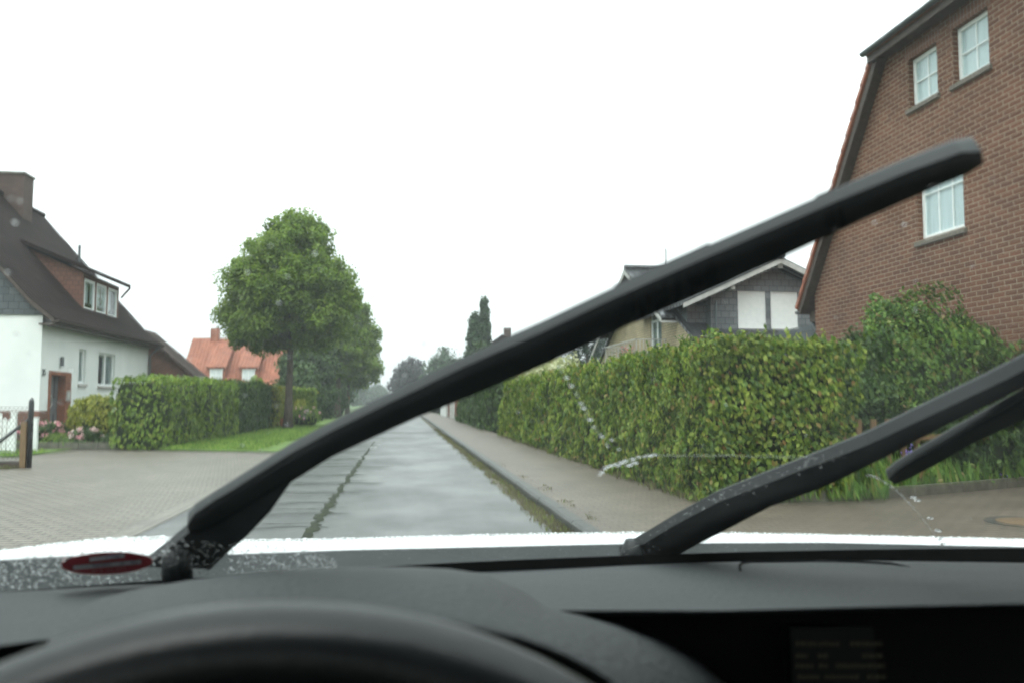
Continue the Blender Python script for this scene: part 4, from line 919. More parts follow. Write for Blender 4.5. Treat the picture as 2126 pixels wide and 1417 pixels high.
# house number on the gable corner
tx = bpy.data.curves.new('number_text', 'FONT'); tx.body = '25'; tx.size = .26; tx.extrude = .008
t0_ = bpy.data.objects.new('tmp', tx); COL.objects.link(t0_); bpy.context.view_layer.update(); nm_ = bpy.data.meshes.new_from_object(t0_); bpy.data.objects.remove(t0_); to = bpy.data.objects.new('house_number', nm_); COL.objects.link(to); to.data.materials.append(MAT['black_metal'])
to.parent = wh; to.location = Vector((XL+.02, 26.18, 2.05))-root_loc(wh); to.rotation_euler = (R(90), 0, R(90))

# annex with brick gable
an = thing('brick_outbuilding', 'low red brick outbuilding with sloping striped roof beside the white house', 'outbuilding', (-11, 41, .1))
MB().prism([(-14, 37.6, .1), (-8.75, 37.6, .1), (-8.75, 37.6, 2.15), (-11.3, 37.6, 4.3), (-14, 37.6, 2.15)], (0, 2.0, 0)).build('wall', MAT['brick_plinth'], an)
MB().prism([(-8.2, 37.25, 1.82), (-11.3, 37.25, 4.42), (-14.4, 37.25, 1.95), (-14.4, 37.25, 1.83), (-11.3, 37.25, 4.28), (-8.2, 37.25, 1.7)], (0, 2.6, 0)).build('roof', tiles('weathered_brown_tiles', (.04, .026, .02), (.07, .05, .045), .3, .34, .8, .06, spec=.1), an)
MB().box(-12, -8.9, 37.5, 37.59, 1.78, 1.9).build('lintel', MAT['edging'], an)

# red roofed house
rh = thing('red_roof_house', 'low house with large bright red tiled roof and two small dormers behind the trees', 'house', (-15, 80, .1))
MB().box(-18.9, -10.1, 75.3, 84, .1, 2.75).build('wall', noisy('beige_render', (.32, .3, .25), (.4, .38, .32), 2, .9), rh)
rf = MB(); ry, rz = 79.6, 7.15
rf.prism([(-19.25, 74.9, 2.65), (-9.8, 74.9, 2.65), (-9.8, ry, rz), (-19.25, ry, rz)], (0, .12, -.12)); rf.prism([(-19.25, 84.3, 2.65), (-9.8, 84.3, 2.65), (-9.8, ry, rz), (-19.25, ry, rz)], (0, -.12, -.12))
rf.build('roof', MAT['red_tile'], rh); MB().prism([(-18.95, 75, 2.6), (-18.95, 84.2, 2.6), (-18.95, ry, rz-.1)], (.2, 0, 0)).build('gable', MAT['brick_plinth'], rh)
MB().box(-17.6, -16.9, 79.2, 79.9, 6.3, 8.0).build('chimney', MAT['red_tile'], rh)
for xa in (-17.0, -14.25):
    w = 1.55; zt_ = 4.35; yf = 75.5
    f = MB().box(xa, xa+w, yf, yf+2.2, 2.9, zt_-.04); fo = f.build('dormer', MAT['red_tile'], rh)
    MB().prism([(xa-.12, yf-.2, zt_), (xa-.12, yf-.2, zt_-.08), (xa-.12, 78.9, 6.62), (xa-.12, 78.9, 6.75)], (w+.24, 0, 0)).build('dormer_roof', MAT['red_tile'], fo)
    q = MB()
    for i in range(3): q.box(xa+.24+i*.51, xa+.3+i*.51, yf-.05, yf-.01, 3.12, 4.1)
    q.box(xa+.24, xa+1.38, yf-.05, yf-.01, 3.06, 3.14).box(xa+.24, xa+1.38, yf-.05, yf-.01, 4.08, 4.16).box(xa+.3, xa+1.3, yf-.045, yf-.015, 3.6, 3.65)
    q.build('window', MAT['white_paint'], fo); MB().box(xa+.3, xa+1.3, yf-.03, yf-.02, 3.14, 4.08).build('pane', MAT['curtain'], fo)

# ================================================================== left side: hedges, trees, bushes
for k, (y0, y1, x0, x1, h, mt, lab) in enumerate(((22.9, 27.2, -6.15, -7.6, 1.86, 'leaf_hedge2', 'nearest bright green section of the left hedge beside the driveway'), (27.25, 32, -6.0, -7.5, 1.9, 'leaf_hedge2', 'middle section of the left hedge'), (32.05, 39.4, -5.95, -7.4, 2.0, 'leaf_dark', 'darker far section of the left hedge near the big street tree'))):
    box_hedge('hedge', lab, 'hedge', x0, x0-.04, x1, y0, y1, .05, h, MAT[mt], ([40], [.12, .12]), (170, 10), bump=.14, topred=.02, seed=20+k, group='hedge sections along the left verge')
box_hedge('hedge', 'yellow green hedge end beside the trunk of the big street tree', 'hedge', -5.8, -5.8, -6.9, 40, 42.5, .05, 1.95, MAT['leaf_yellow'], ([60], [.13, .13]), (150, 10), bump=.1, topred=0, seed=31)
hh = thing('hedge_arch', 'clipped hedge with a dark square archway behind the big tree trunk', 'hedge', (-5.6, 46.5, .05))
P, N = [], []
for _ in range(5200):
    u = random.uniform(-7.4, -4.75); z = random.uniform(.1, 1.95)
    if -6.05 < u < -5.15 and z < 1.45: continue
    P.append((u, 46+random.gauss(0, .04)+.06*nz((u*3, z*3, 1)), z)); N.append((0, -1, .2))
for _ in range(1500): P.append((random.uniform(-7.4, -4.75), random.uniform(46, 47.2), 1.95+random.gauss(0, .04))); N.append((0, 0, 1))
for _ in range(1000): P.append((-4.75+random.gauss(0, .03), random.uniform(46, 47.2), random.uniform(.1, 1.95))); N.append((1, 0, 0.2))
leaves('foliage', P, N, .11, MAT['leaf_hedge2'], hh, simple=True)
MB().box(-7.35, -6.15, 46.1, 47.1, .05, 1.85).box(-5.05, -4.82, 46.1, 47.1, .05, 1.85).box(-6.15, -5.05, 46.1, 47.1, 1.52, 1.85).build('twigs', MAT['core'], hh)

T1 = [(3.8, 1.9, -.5), (4.4, 3.0, -.05), (5.6, 3.2, .05), (6.6, 3.05, .05), (7.4, 2.7, .05), (8.3, 2.1, .05), (9.2, 1.5, .1), (9.9, .6, .1)]
tree('street_tree', 'big bushy street tree with broad dense crown, nearest of the row on the left verge', 'tree', -5.2, 39.2, T1, 3.9, .2, MAT['leaf_tree'], 520, 270, .58, .12, 67, group='street trees on the left verge')
T2 = [(3.4, 1.8), (4.4, 3.0), (6.5, 3.3), (8.5, 2.8), (10.2, 1.5), (11, .4)]
tree('street_tree', 'second street tree of the row, its crown right behind the big one', 'tree', -5.1, 67, T2, 3.6, .24, MAT['leaf_tree'], 340, 150, .6, .2, 62, group='street trees on the left verge')
T3 = [(2.6, 1.6), (3.6, 3.2), (5.2, 3.7), (6.6, 3.0), (7.7, 1.2)]
tree('street_tree', 'third and smallest crowned street tree with a bird box on its trunk', 'tree', -5.1, 79, T3, 3.3, .22, MAT['leaf_tree'], 220, 120, .6, .22, 63, group='street trees on the left verge')
t = thing('bird_box', 'small wooden board box fixed to the trunk of the third street tree', 'bird box', (-5.0, 78.6, 1.6))
MB().box(-5.15, -4.85, 78.5, 78.72, 1.5, 1.8).build('box', MAT['post_wood'], t); MB().box(-5.3, -4.4, 78.45, 78.75, 1.8, 1.86).build('roof', MAT['dark_wood'], t)
for k, (x, y, h, r, mt, lab) in enumerate(((-7.0, 57, 5.0, 1.6, 'leaf_dark', 'dark garden tree behind the hedge arch'), (-6.6, 55, 3.6, 1.5, 'leaf_dark', 'dark round tree just right of the hedge arch'), (-6.4, 63, 6.0, 2.0, 'leaf_dark', 'tall dark tree left of the second street tree'), (-6.2, 72, 4.4, 1.5, 'leaf_dark', 'dark bush behind the second trunk'), (-9.8, 52, 2.0, 1.0, 'leaf_tree', 'small green tree in front of the red roofed house'), (-8.3, 95, 7, 3.2, 'leaf_haze', 'hazy green tree behind the third street tree'), (-7.8, 46, 2.4, .9, 'leaf_tree', 'light green bush left of the hedge arch'))):
    tree('garden_tree', lab, 'tree', x, y, [(.2, r*.8), (h*.35, r), (h*.75, r*.75), (h, r*.2)], .6, .14, MAT[mt], 110, 80, r*.3, .2, 70+k)
for k, (x, y, h, r, lab) in enumerate(((-17, 260, 9, 6, 'faint tree far down the left side of the road'), (-10, 300, 7, 6, 'faintest tree at the end of the road on the left'), (-26, 240, 11, 7, 'faint wide tree in the mist at the far left'))):
    tree('misty_tree', lab, 'tree', x, y, [(.2, r*.8), (h*.35, r), (h*.75, r*.75), (h, r*.2)], .6, .3, MAT['leaf_haze'], 90, 70, r*.28, .7, 90+k)
bush('bush', 'small round bush with pinkish heads right of the big trunk', 'bush', -4.9, 43.5, .03, .75, .6, .95, MAT['leaf_tree'], 900, .1, 33, flowers=(MAT['petal_pink'], 10, .07, 6))
bush('bush', 'small light green ball bush left of the big trunk', 'bush', -6.0, 43.6, .03, .6, .5, .9, MAT['leaf_hedge2'], 800, .1, 34)
t = thing('terracotta_pot', 'round terracotta pot on the grass beside the big trunk', 'pot', (-5.75, 41.2, .03)); MB().tube([(-5.75, 41.2, .03), (-5.75, 41.2, .2), (-5.75, 41.2, .38), (-5.75, 41.2, .48)], [.16, .3, .28, .18], 14).build('body', MAT['brick_door'], t, smooth=True); disc(Vector((-5.75, 41.2, 0)), .14, .21, .47, .51).build('rim', MAT['brick_door'], t)

# flower bed in front of the white house
bush('golden_bush', 'round golden green clipped bush left of the hedge', 'bush', -8.62, 25.2, .1, .78, .7, 1.3, MAT['leaf_yellow'], 3800, .09, 35, lump=.15)
bush('rhododendron', 'low pink flowering shrub in front of the grey door', 'flowering shrub', -9.72, 24.35, .1, .62, .5, .64, MAT['leaf_dark'], 1500, .08, 36, flowers=(MAT['petal_pink'], 46, .06, 8), lump=.35)
bush('rhododendron', 'pale pink flowering shrub in front of the golden bush', 'flowering shrub', -8.5, 23.95, .1, .42, .35, .46, MAT['leaf_dark'], 1000, .07, 37, flowers=(MAT['petal_pale'], 26, .06, 8), lump=.35)
bush('dwarf_shrub', 'low bright green cushion between the two pink shrubs', 'shrub', -9.2, 23.9, .1, .35, .3, .32, MAT['leaf_hedge2'], 700, .05, 38)
bush('dwarf_shrub', 'pale green cushion at the edge of the flower bed', 'shrub', -8.9, 23.65, .1, .25, .2, .22, MAT['leaf_bush'], 500, .045, 39)
bush('dwarf_shrub', 'dark low cushion beside the foot of the left hedge', 'shrub', -7.55, 23.65, .1, .5, .25, .34, MAT['leaf_dark'], 700, .05, 40)
sp_ = [(random.uniform(-11, -7.4), random.uniform(23.45, 24.2), .1, random.uniform(.5, 1.2)) for _ in range(160)]
tufts('bed_ground_cover', sp_, MAT['leaf_bush'], .06, .16, per=8, w=.03, spread=.07)
for k, (px, py, mt, cl) in enumerate(((132, 917, 'petal_orange', 'orange'), (190, 920, 'petal_orange', 'orange'), (166, 904, 'petal_pink', 'bright pink'), (110, 924, 'petal_pink', 'bright pink'), (90, 924, 'petal_pink', 'bright pink'))):
    c = at(px, py, 1, 23.62); t = thing('flower', f'small {cl} flower cluster at the front of the left flower bed', 'flower', (c.x, c.y, .1), f'small {cl} flowers in the left bed')
    P = [c+Vector((random.gauss(0, .07), random.gauss(0, .04), random.gauss(0, .025))) for _ in range(26)]
    leaves('blossom', P, [(0, -1, .5)]*26, .055, MAT[mt], t, aspect=1); MB().tube([(c.x, c.y, .1), (c.x, c.y, max(c.z, .12))], .008, 5).build('stem', MAT['leaf_dark'], t)
ex = -11.4; 
while ex < -7.2:
    o = MB().box(ex, ex+.48, 23.32, 23.42, .0, .2).build('edging_stone', MAT['edging'], bevel=.01)
    tag(o, 'weathered concrete edging stone along the left flower bed', 'edging stone', 'edging stones of the left flower bed'); ex += .49

# lawn tufts
sp_ = []
for _ in range(5200):
    y = 21.3+random.random()**1.7*22; x = random.uniform(-6.2, -2.75-(.9 if y < 27 else .2)); 
    if y < 22.7+.0 and x < -6.2+(22.7-y)*2.6+1: continue
    sp_.append((x, y, .03, random.uniform(.5, 1.2)))
tufts('lawn_grass', sp_, MAT['blade'], .04, .11, per=9, w=.014, spread=.06)
sp_ = [(random.uniform(-13, -8.7), random.uniform(20.3, 22.3), .03, random.uniform(.5, 1.1)) for _ in range(500)]
tufts('front_lawn_grass', sp_, MAT['blade'], .04, .1, per=8, w=.014, spread=.06)

# chain link fence with black end post, brace and timber post
fx, fy = -7.02, 16.95
cf = thing('chain_link_fence', 'chain link fence with rounded black end post and diagonal brace at the left edge', 'fence', (fx, fy, 0))
pts = [(fx, fy, 0), (fx, fy, 1.24), (fx, fy, 1.3), (fx, fy, 1.335)]
MB().tube(pts, [.045, .045, .036, .012], 12).build('post', MAT['black_metal'], cf, smooth=True)
MB().tube([(fx-.03, fy, .93), (fx-1.0, fy, .12)], .032, 8).build('brace', MAT['black_metal'], cf)
MB().box(fx-2.6, fx-.1, fy+.02, fy+.05, .02, .13).build('base_board', MAT['dark_wood'], cf)
ms_ = MB(); zt_, zb_ = 1.16, .12; sp = .075
for k in range(-16, 50):
    for dsg in (1, -1):
        x0 = fx-2.6+k*sp*1.0; L_ = zt_-zb_; x1 = x0+dsg*L_*.62
        pa, pb = Vector((x0, fy, zb_)), Vector((x1, fy, zt_)); lo, hi = fx-2.6, fx-.04
        def clip(pa, pb):
            t0, t1 = 0, 1; dx = pb.x-pa.x
            ta, tb = (lo-pa.x)/dx, (hi-pa.x)/dx; t0, t1 = max(0, min(ta, tb)), min(1, max(ta, tb))
            return (pa.lerp(pb, t0), pa.lerp(pb, t1)) if t1 > t0 else None
        q = clip(pa, pb)
        if q: ms_.tube([q[0]+Vector((0, dsg*.002, 0)), q[1]+Vector((0, dsg*.002, 0))], .0032, 3, cap=False)
for zz in (zt_, .64, zb_): ms_.tube([(fx-2.6, fy+.005, zz), (fx-.03, fy+.005, zz)], .0028, 4)
ms_.build('wire_mesh', MAT['wire'], cf)
tp = MB().box(fx-.16, fx-.055, fy-.05, fy+.05, 0, .88).build('timber_post', MAT['post_wood'], bevel=.006)
tag(tp, 'weathered brown timber post beside the black fence post', 'post')
t = thing('grass_edge', 'rough grass strip at the foot of the chain link fence', 'grass', (fx-1, fy-.4, 0)); t['kind'] = 'stuff'
bpy.data.objects.remove(t)
sp_ = [(fx-random.uniform(.15, 2.5), fy-.1-abs(random.gauss(0, .12)), .0, random.uniform(.4, 1)) for _ in range(160)]
tufts('fence_foot_grass', sp_, MAT['weed'], .03, .09, per=9, w=.012, spread=.04)
# white picket gate behind it
pg = thing('picket_gate', 'white picket gate with arched top behind the chain link fence', 'gate', (-10.2, 21.6, 0))
gy = 21.6
for k in range(15):
    x = -10.95+k*.105; z = .95-.5*((x+10.1)/.8)**2*.35 + (.09 if k in (6, 12) else 0)
    MB().prism([(x, gy, .08), (x+.085, gy, .08), (x+.085, gy, z-.03), (x+.042, gy, z), (x, gy, z-.03)], (0, .02, 0)).build('picket', MAT['white_paint'], pg)
MB().box(-11.0, -9.35, gy+.022, gy+.05, .25, .32).box(-11.0, -9.35, gy+.022, gy+.05, .68, .75).build('rail', MAT['white_paint'], pg)
for x, lab in ((-9.33, 'white post at the end of the picket gate, behind the wire fence'), (-9.08, 'single white post just right of the black fence post')):
    t = thing('gate_post', lab, 'post', (x, gy+.6 if x > -9.2 else gy, 0)); yy = gy+.6 if x > -9.2 else gy
    MB().box(x-.06, x+.06, yy-.05, yy+.05, 0, .86 if x > -9.2 else 1.0).build('shaft', MAT['white_paint'], t, bevel=.01); MB().box(x-.07, x+.07, yy-.06, yy+.06, .86 if x > -9.2 else 1.0, .88 if x > -9.2 else 1.03).build('cap', MAT['white_paint'], t)

# ================================================================== rain haze
hz = MB().box(-420, 420, -30, 420, -1.2, 26).build('haze', bpy.data.materials.new('rain_haze')); hz['kind'] = 'stuff'
hm = hz.data.materials[0]; hm.use_nodes = True; hm.node_tree.nodes.remove(hm.node_tree.nodes['Principled BSDF'])
pvn = hm.node_tree.nodes.new('ShaderNodeVolumePrincipled'); pvn.inputs['Color'].default_value = (.93, .97, .97, 1); pvn.inputs['Density'].default_value = .0010; pvn.inputs['Anisotropy'].default_value = 0.3
hm.node_tree.links.new(pvn.outputs[0], hm.node_tree.nodes['Material Output'].inputs['Volume'])

# ================================================================== the car the picture is taken from
car = thing('car', 'own car from the driver seat: dark dashboard, steering wheel, wet windscreen, wipers, white bonnet', 'car', (.33, -.3, 0))
MAT['dash'] = noisy('grained_dark_plastic', (.014, .0165, .0175), (.019, .022, .023), 14, .58, .8, 210, spec=.3, dist=.0028)
MAT['dash_black'] = noisy('black_plastic_and_recess_shade', (.005, .0055, .0055), (.007, .0075, .0075), 8, .85, .2, 90, spec=.1, dist=.001)
MAT['leather'] = noisy('dark_leather_rim', (.0045, .0055, .006), (.006, .007, .0075), 14, .3, .25, 240, spec=.3, dist=.001)
MAT['rubber'] = noisy('wiper_rubber', (.006, .0075, .008), (.013, .015, .016), 12, .5, .4, 70, spec=.3, dist=.001)
MAT['cowl'] = noisy('wet_cowl_plastic', (.012, .015, .015), (.02, .023, .023), 20, .55, .4, 160, spec=.15, dist=.001)
MAT['paint'] = noisy('wet_white_paint', (.74, .76, .77), (.82, .84, .84), 3, .18, .3, 120, spec=.8, dist=.002)
MAT['glass'] = glassmat('windscreen_glass', (.90, .955, .945), .2, film=.006, wet=.55)
def watermat():
    m, nt, b = newmat('water_drop'); b.inputs['Transmission Weight'].default_value = 1; b.inputs['IOR'].default_value = 1.33
    b.inputs['Roughness'].default_value = 0.0; b.inputs['Base Color'].default_value = (1, 1, 1, 1); return m
MAT['water'] = watermat()

ZB, KG = 1.098, 0.60
yb = lambda x: .80-.22*(x-.33)**2
gsurf = lambda x, y: ZB+KG*(yb(x)-y)
def gpt(px, py, off=0.0):                     # point of the windscreen seen at a photo pixel
    d = ray(px, py); o = Vector((0, 0, CAMH)); a, b = .12, 2.0
    oz = off*1.17                              # height above the sheet that gives the wanted distance along its normal
    f = lambda t: (o+d*t).z - gsurf((o+d*t).x, (o+d*t).y) - oz
    if f(a)*f(b) > 0: return o+d*.8
    for _ in range(40):
        c = (a+b)/2
        if f(a)*f(c) <= 0: b = c
        else: a = c
    p = o+d*((a+b)/2)
    return p
def gn(x, y):
    e = .002; a = Vector((e, 0, gsurf(x+e, y)-gsurf(x, y))); b = Vector((0, e, gsurf(x, y+e)-gsurf(x, y)))
    return a.cross(b).normalized()
# windscreen pane: thin curved sheet with real thickness
xs = np.linspace(-.5, 1.16, 34)
rows = [[(x, yb(x)+.03-t*.75, gsurf(x, yb(x)+.03-t*.75)+.0) for x in xs] for t in np.linspace(0, 1, 14)]
gl_ = MB().grid(rows).build('windscreen', MAT['glass'], car, smooth=True, recalc=False)
# dark band where the glass meets the dashboard
rows = [[(x, yb(x)+dy, ZB-KG*dy-.004-dz) for x in xs] for dy, dz in ((-.004, 0), (-.018, 0), (-.018, .06), (.03, .08))]
MB().grid(rows).build('windscreen_seal', MAT['dash_black'], car, smooth=False)
# cowl in front of the glass

def lerp_tab(tab, x): return float(np.interp(x, [a for a, _ in tab], [b for _, b in tab]))
# bonnet
us = np.linspace(-260, 2400, 60)
rear = [(-260, 1172), (0, 1153), (100, 1147), (237, 1141), (330, 1144), (500, 1141), (700, 1134), (1000, 1127), (1340, 1120), (1700, 1118), (2126, 1127), (2400, 1135)]
crest = [(-260, 1164), (0, 1143), (100, 1128), (220, 1114), (330, 1110), (420, 1114), (500, 1118), (700, 1116), (1000, 1107), (1340, 1102), (1500, 1103), (2126, 1118), (2400, 1126)]
r0 = [at(u, lerp_tab(rear, u), 1, .935-.16*((u-1100)/1300)**2) for u in us]
r1 = [at(u, lerp_tab(crest, u), 1, 1.22-.16*((u-1100)/1300)**2) for u in us]
r01 = [a.lerp(b, .5)+Vector((0, 0, .003)) for a, b in zip(r0, r1)]
rx = [r1[0].x + (r1[-1].x-r1[0].x)*i/(len(us)-1) for i in range(len(us))]
r2 = [Vector((rx[i], 1.5, r1[i].z-.075)) for i in range(len(us))]
r3 = [Vector((.33+(rx[i]-.33)*.97, 1.75, r1[i].z-.2)) for i in range(len(us))]
r4 = [Vector((.33+(rx[i]-.33)*.9, 1.9, .45)) for i in range(len(us))]
rm1 = [p+Vector((0, .006, -.03)) for p in r0]
cw0 = [Vector((p.x*.87, yb(p.x*.87)+.02, ZB-.035)) for p in r0]; cw3 = [p+Vector((0, -.004, -.003)) for p in r0]
cw1 = [a.lerp(b, .35)+Vector((0, 0, .006)) for a, b in zip(cw0, cw3)]; cw2 = [a.lerp(b, .5)+Vector((0, 0, .001)) for a, b in zip(cw0, cw3)]
MB().grid([cw0, cw1, cw2, cw3, [p+Vector((0, .01, -.04)) for p in cw3]]).build('cowl', MAT['cowl'], car, smooth=False)
MB().grid([rm1, r0, r01, r1, r2, r3, r4]).build('bonnet', MAT['paint'], car, smooth=True)

# dashboard top
us = np.linspace(-420, 2500, 74)
dfar = [(-420, 1270), (0, 1226), (200, 1213), (400, 1203), (600, 1196), (800, 1190), (1000, 1186), (1150, 1180), (1400, 1168), (1700, 1161), (2126, 1167), (2500, 1180)]
dmid = [(-420, 1300), (0, 1262), (400, 1232), (800, 1215), (1100, 1208), (1400, 1200), (1700, 1195), (2126, 1200), (2500, 1212)]
dlip = [(-420, 1390), (0, 1338), (200, 1312), (400, 1292), (800, 1282), (1000, 1275), (1140, 1266), (1500, 1266), (1800, 1258), (2126, 1250), (2500, 1262)]
yf_ = lambda u: .765-.10*((u-1100)/1400)**2
rA = [at(u, lerp_tab(dfar, u), 1, yf_(u)) for u in us]
rA0 = [p+Vector((0, .02, -.03)) for p in rA]
rB = [at(u, lerp_tab(dmid, u), 1, yf_(u)-.12) for u in us]
rC = [at(u, lerp_tab(dlip, u)-9, 1, yf_(u)-.27) for u in us]
rD = [at(u, lerp_tab(dlip, u), 1, yf_(u)-.29) for u in us]
rE = [p+Vector((0, .006, -.004)) for p in rD]
rF = [p+Vector((0, .06, -.012)) for p in rD]
rG = [p+Vector((0, .075, -.45)) for p in rD]
def catmull(rows, n=5):
    out = []
    for i in range(len(rows)-1):
        p0, p1, p2, p3 = rows[max(i-1, 0)], rows[i], rows[i+1], rows[min(i+2, len(rows)-1)]
        for k in range(n):
            t = k/n; out.append([(b*2+(c-a)*t+(a*2-b*5+c*4-d)*t*t+(b*3-a-c*3+d)*t**3)*.5 for a, b, c, d in zip(p0, p1, p2, p3)])
    return out+[rows[-1]]
MB().grid([rA0]+catmull([rA, rB, rC, rD, rE], 4)).build('dashboard', MAT['dash'], car, smooth=True)
MB().grid([rE, rF, rG]).build('lower_dashboard', MAT['dash_black'], car, smooth=False)
# shallow lid outline in the dashboard top
def dash_pt(px, py, lift=.0):
    # interpolate on the dashboard between the far and middle rows
    i = int(np.argmin([abs(u-px) for u in us])); f = (py-lerp_tab(dfar, px))/(lerp_tab(dmid, px)-lerp_tab(dfar, px))
    y = yf_(px)-.12*f; p = at(px, py, 1, y); return p+Vector((0, 0, lift))
lid = [(1537, 1185), (1535, 1176), (1540, 1170), (1556, 1167), (1650, 1166), (1780, 1167), (1850, 1171), (1890, 1178)]
MB().tube([dash_pt(a, b, .0012) for a, b in lid], [.0011]*7+[.0002], 5).build('lid_seam', MAT['dash_black'], car)
# instrument hood
Fo = [(250, 1232), (330, 1214), (400, 1202), (470, 1193), (560, 1185), (640, 1180), (740, 1176), (850, 1175), (930, 1179), (1010, 1190), (1080, 1222), (1140, 1262), (1225, 1278), (1310, 1300), (1390, 1332), (1460, 1374), (1508, 1417), (1548, 1480)]
No = [(100, 1330), (200, 1306), (300, 1290), (400, 1278), (500, 1270), (600, 1266), (700, 1264), (800, 1268), (880, 1276), (950, 1286), (1015, 1300), (1080, 1316), (1140, 1336), (1190, 1356), (1235, 1380), (1275, 1405), (1310, 1435), (1350, 1490)]
n_ = len(Fo)
fr_, mr_, nr_, ir_, br_ = [], [], [], [], []
for i, (a, b) in enumerate(zip(Fo, No)):
    yfo = .60-.10*(i/(n_-1)); yno = .40-.04*(i/(n_-1))
    p = at(*a, 1, yfo); q = at(*b, 1, yno); fr_.append(p); nr_.append(q); mr_.append(p.lerp(q, .5)+Vector((0, 0, .006)))
    br_.append(p+Vector((0, .05, -.10))); ir_.append(q+Vector((0, .012, -.02)))
rows = catmull([fr_, mr_, nr_, [p+Vector((0, .008, -.006)) for p in nr_]], 5)
MB().grid([br_]+rows).build('instrument_hood', MAT['dash'], car, smooth=True)
MB().grid([rows[-1], ir_, [p+Vector((0, .1, -.02)) for p in ir_], [p+Vector((0, .12, -.3)) for p in ir_]]).build('instrument_panel', MAT['dash_black'], car)  # black colour stands in for the shade under the hood
# centre display in the recess
scr = [at(u, v, 1, .5) for u, v in ((1640, 1302), (2060, 1298), (2075, 1470), (1650, 1475))]
cs = MB().prism(scr, (0, .012, 0)).build('display', noisy('display_glass', (.006, .0075, .0075), (.008, .0095, .0095), 3, .5, spec=.2), car)
emt, nt_, b_ = newmat('dim_display_text'); b_.inputs['Base Color'].default_value = (.02, .02, .01, 1); b_.inputs['Emission Color'].default_value = (.5, .48, .2, 1); b_.inputs['Emission Strength'].default_value = .003
tl = MB(); rr = random.Random(5)
for v0, segs in ((1332, ((1652, 1690), (1700, 1745), (1765, 1850))), (1357, ((1652, 1675), (1698, 1715), (1790, 1930))), (1378, ((1652, 1688), (1700, 1716), (1735, 1890))), (1401, ((1656, 1702), (1712, 1785), (1800, 1990)))):
    for a, b in segs:
        u = a
        while u < b:
            w = rr.uniform(4, 9); p = [at(uu, vv, 1, .4985) for uu, vv in ((u, v0+8), (u+w, v0+8), (u+w, v0-rr.uniform(0, 3)), (u, v0-rr.uniform(0, 3)))]; tl.poly(p); u += w+2.5
tl.build('display_text', emt, cs)

# steering wheel: thick rim very close to the camera
stc = R(24); yw = .285; rimtop = at(562, 1231, 1, yw)
upv = Vector((0, math.sin(stc), math.cos(stc))); nv = Vector((0, -math.cos(stc), math.sin(stc)))
RW, rw = .182, .0165
ctr = rimtop - upv*(RW+rw*.6) - Vector((0, 0, rw*.55)) + Vector((0, .0, 0)); ctr.x = rimtop.x-.0
tm = MB(); n1, n2 = 96, 20; rows = []
for i in range(n1+1):
    a = 2*math.pi*i/n1; d = Vector((1, 0, 0))*math.sin(a)+upv*math.cos(a)
    rows.append([ctr+d*(RW+rw*math.cos(t))+nv*rw*1.1*math.sin(t) for t in np.linspace(0, 2*math.pi, n2+1)])
sw = tm.grid(rows).build('steering_wheel', MAT['leather'], car, smooth=True)
hub = MB(); rows = [[ctr+(Vector((1, 0, 0))*math.sin(a)*1.15+upv*math.cos(a))*r_-nv*z for a in np.linspace(0, 2*math.pi, 33)] for r_, z in ((.001, .012), (.04, .014), (.058, .024), (.062, .05))]
hub.grid(rows).build('hub', MAT['dash_black'], sw, smooth=True)
for a in (R(100), R(-100), R(180)):
    d = Vector((1, 0, 0))*math.sin(a)+upv*math.cos(a); s2 = d.cross(nv)
    MB().prism([ctr+d*.05+s2*.022-nv*.03, ctr+d*.05-s2*.022-nv*.03, ctr+d*RW-s2*.014-nv*.008, ctr+d*RW+s2*.014-nv*.008], nv*.014).build('spoke', MAT['dash_black'], sw, bevel=.003)

# ---- wipers: swept sections lying on the glass
def wiper_sweep(spec, h, base=.004, prof=None, n=6):
    """spec: list of (upper px, upper py, lower px, lower py)"""
    S = []
    for i in range(len(spec)-1):
        for k in range(n):
            t = k/n; S.append([spec[i][j]*(1-t)+spec[i+1][j]*t for j in range(4)])
    S.append(list(spec[-1])); rows = []
    prof = prof or [(0, 0), (.02, .55), (.22, .85), (.42, 1), (.6, .8), (.82, .6), (.98, .35), (1, 0)]
    for ux, uy, lx, ly in S:
        A = gpt(ux, uy, base); dpx = .5*h*1724/(A-Vector((0, 0, CAMH))).length; A = gpt(ux+dpx*.15, min(uy+dpx, ly-4), base); B = gpt(lx, ly, base); nn = gn(A.x, A.y)
        rows.append([A.lerp(B, t)+nn*h*q for t, q in prof]+[A.lerp(B, 0)])
    mb = MB().grid(rows); mb.poly(rows[0][:-1]); mb.poly(rows[-1][:-1]); return mb
wp = thing('x', 'x', 'x'); bpy.data.objects.remove(wp)
def part_empty(name, parent, loc):
    o = bpy.data.objects.new(name, None); COL.objects.link(o); o.parent = parent; o.location = Vector(loc)-root_loc(parent); return o
blade = [(386, 1072, 392, 1104), (400, 1048, 420, 1098), (440, 1020, 470, 1072), (480, 996, 510, 1045), (600, 919, 604, 988), (700, 864, 712, 936), (850, 790, 862, 867), (960, 736, 975, 822), (1120, 665, 1140, 752), (1278, 590, 1300, 677), (1480, 500, 1503, 590), (1728, 393, 1745, 478), (1880, 330, 1895, 410), (1990, 290, 2010, 362), (2034, 288, 2042, 340)]
w1_ = wiper_sweep(blade, .014).build('wiper_blade', MAT['rubber'], car, smooth=True)
w1_['label'] = 'raised driver side wiper blade crossing the whole view'
arm_t = [(0, 0), (.03, .8), (.5, 1), (.97, .8), (1, 0)]
arm = [(300, 1176, 438, 1180), (338, 1138, 468, 1150), (385, 1102, 512, 1112), (470, 1050, 560, 1062), (560, 1003, 604, 1000), (700, 898, 716, 930), (960, 770, 975, 812), (1278, 622, 1292, 662)]
wiper_sweep(arm, .012, .014, arm_t).build('wiper_arm', MAT['rubber'], w1_, smooth=False)
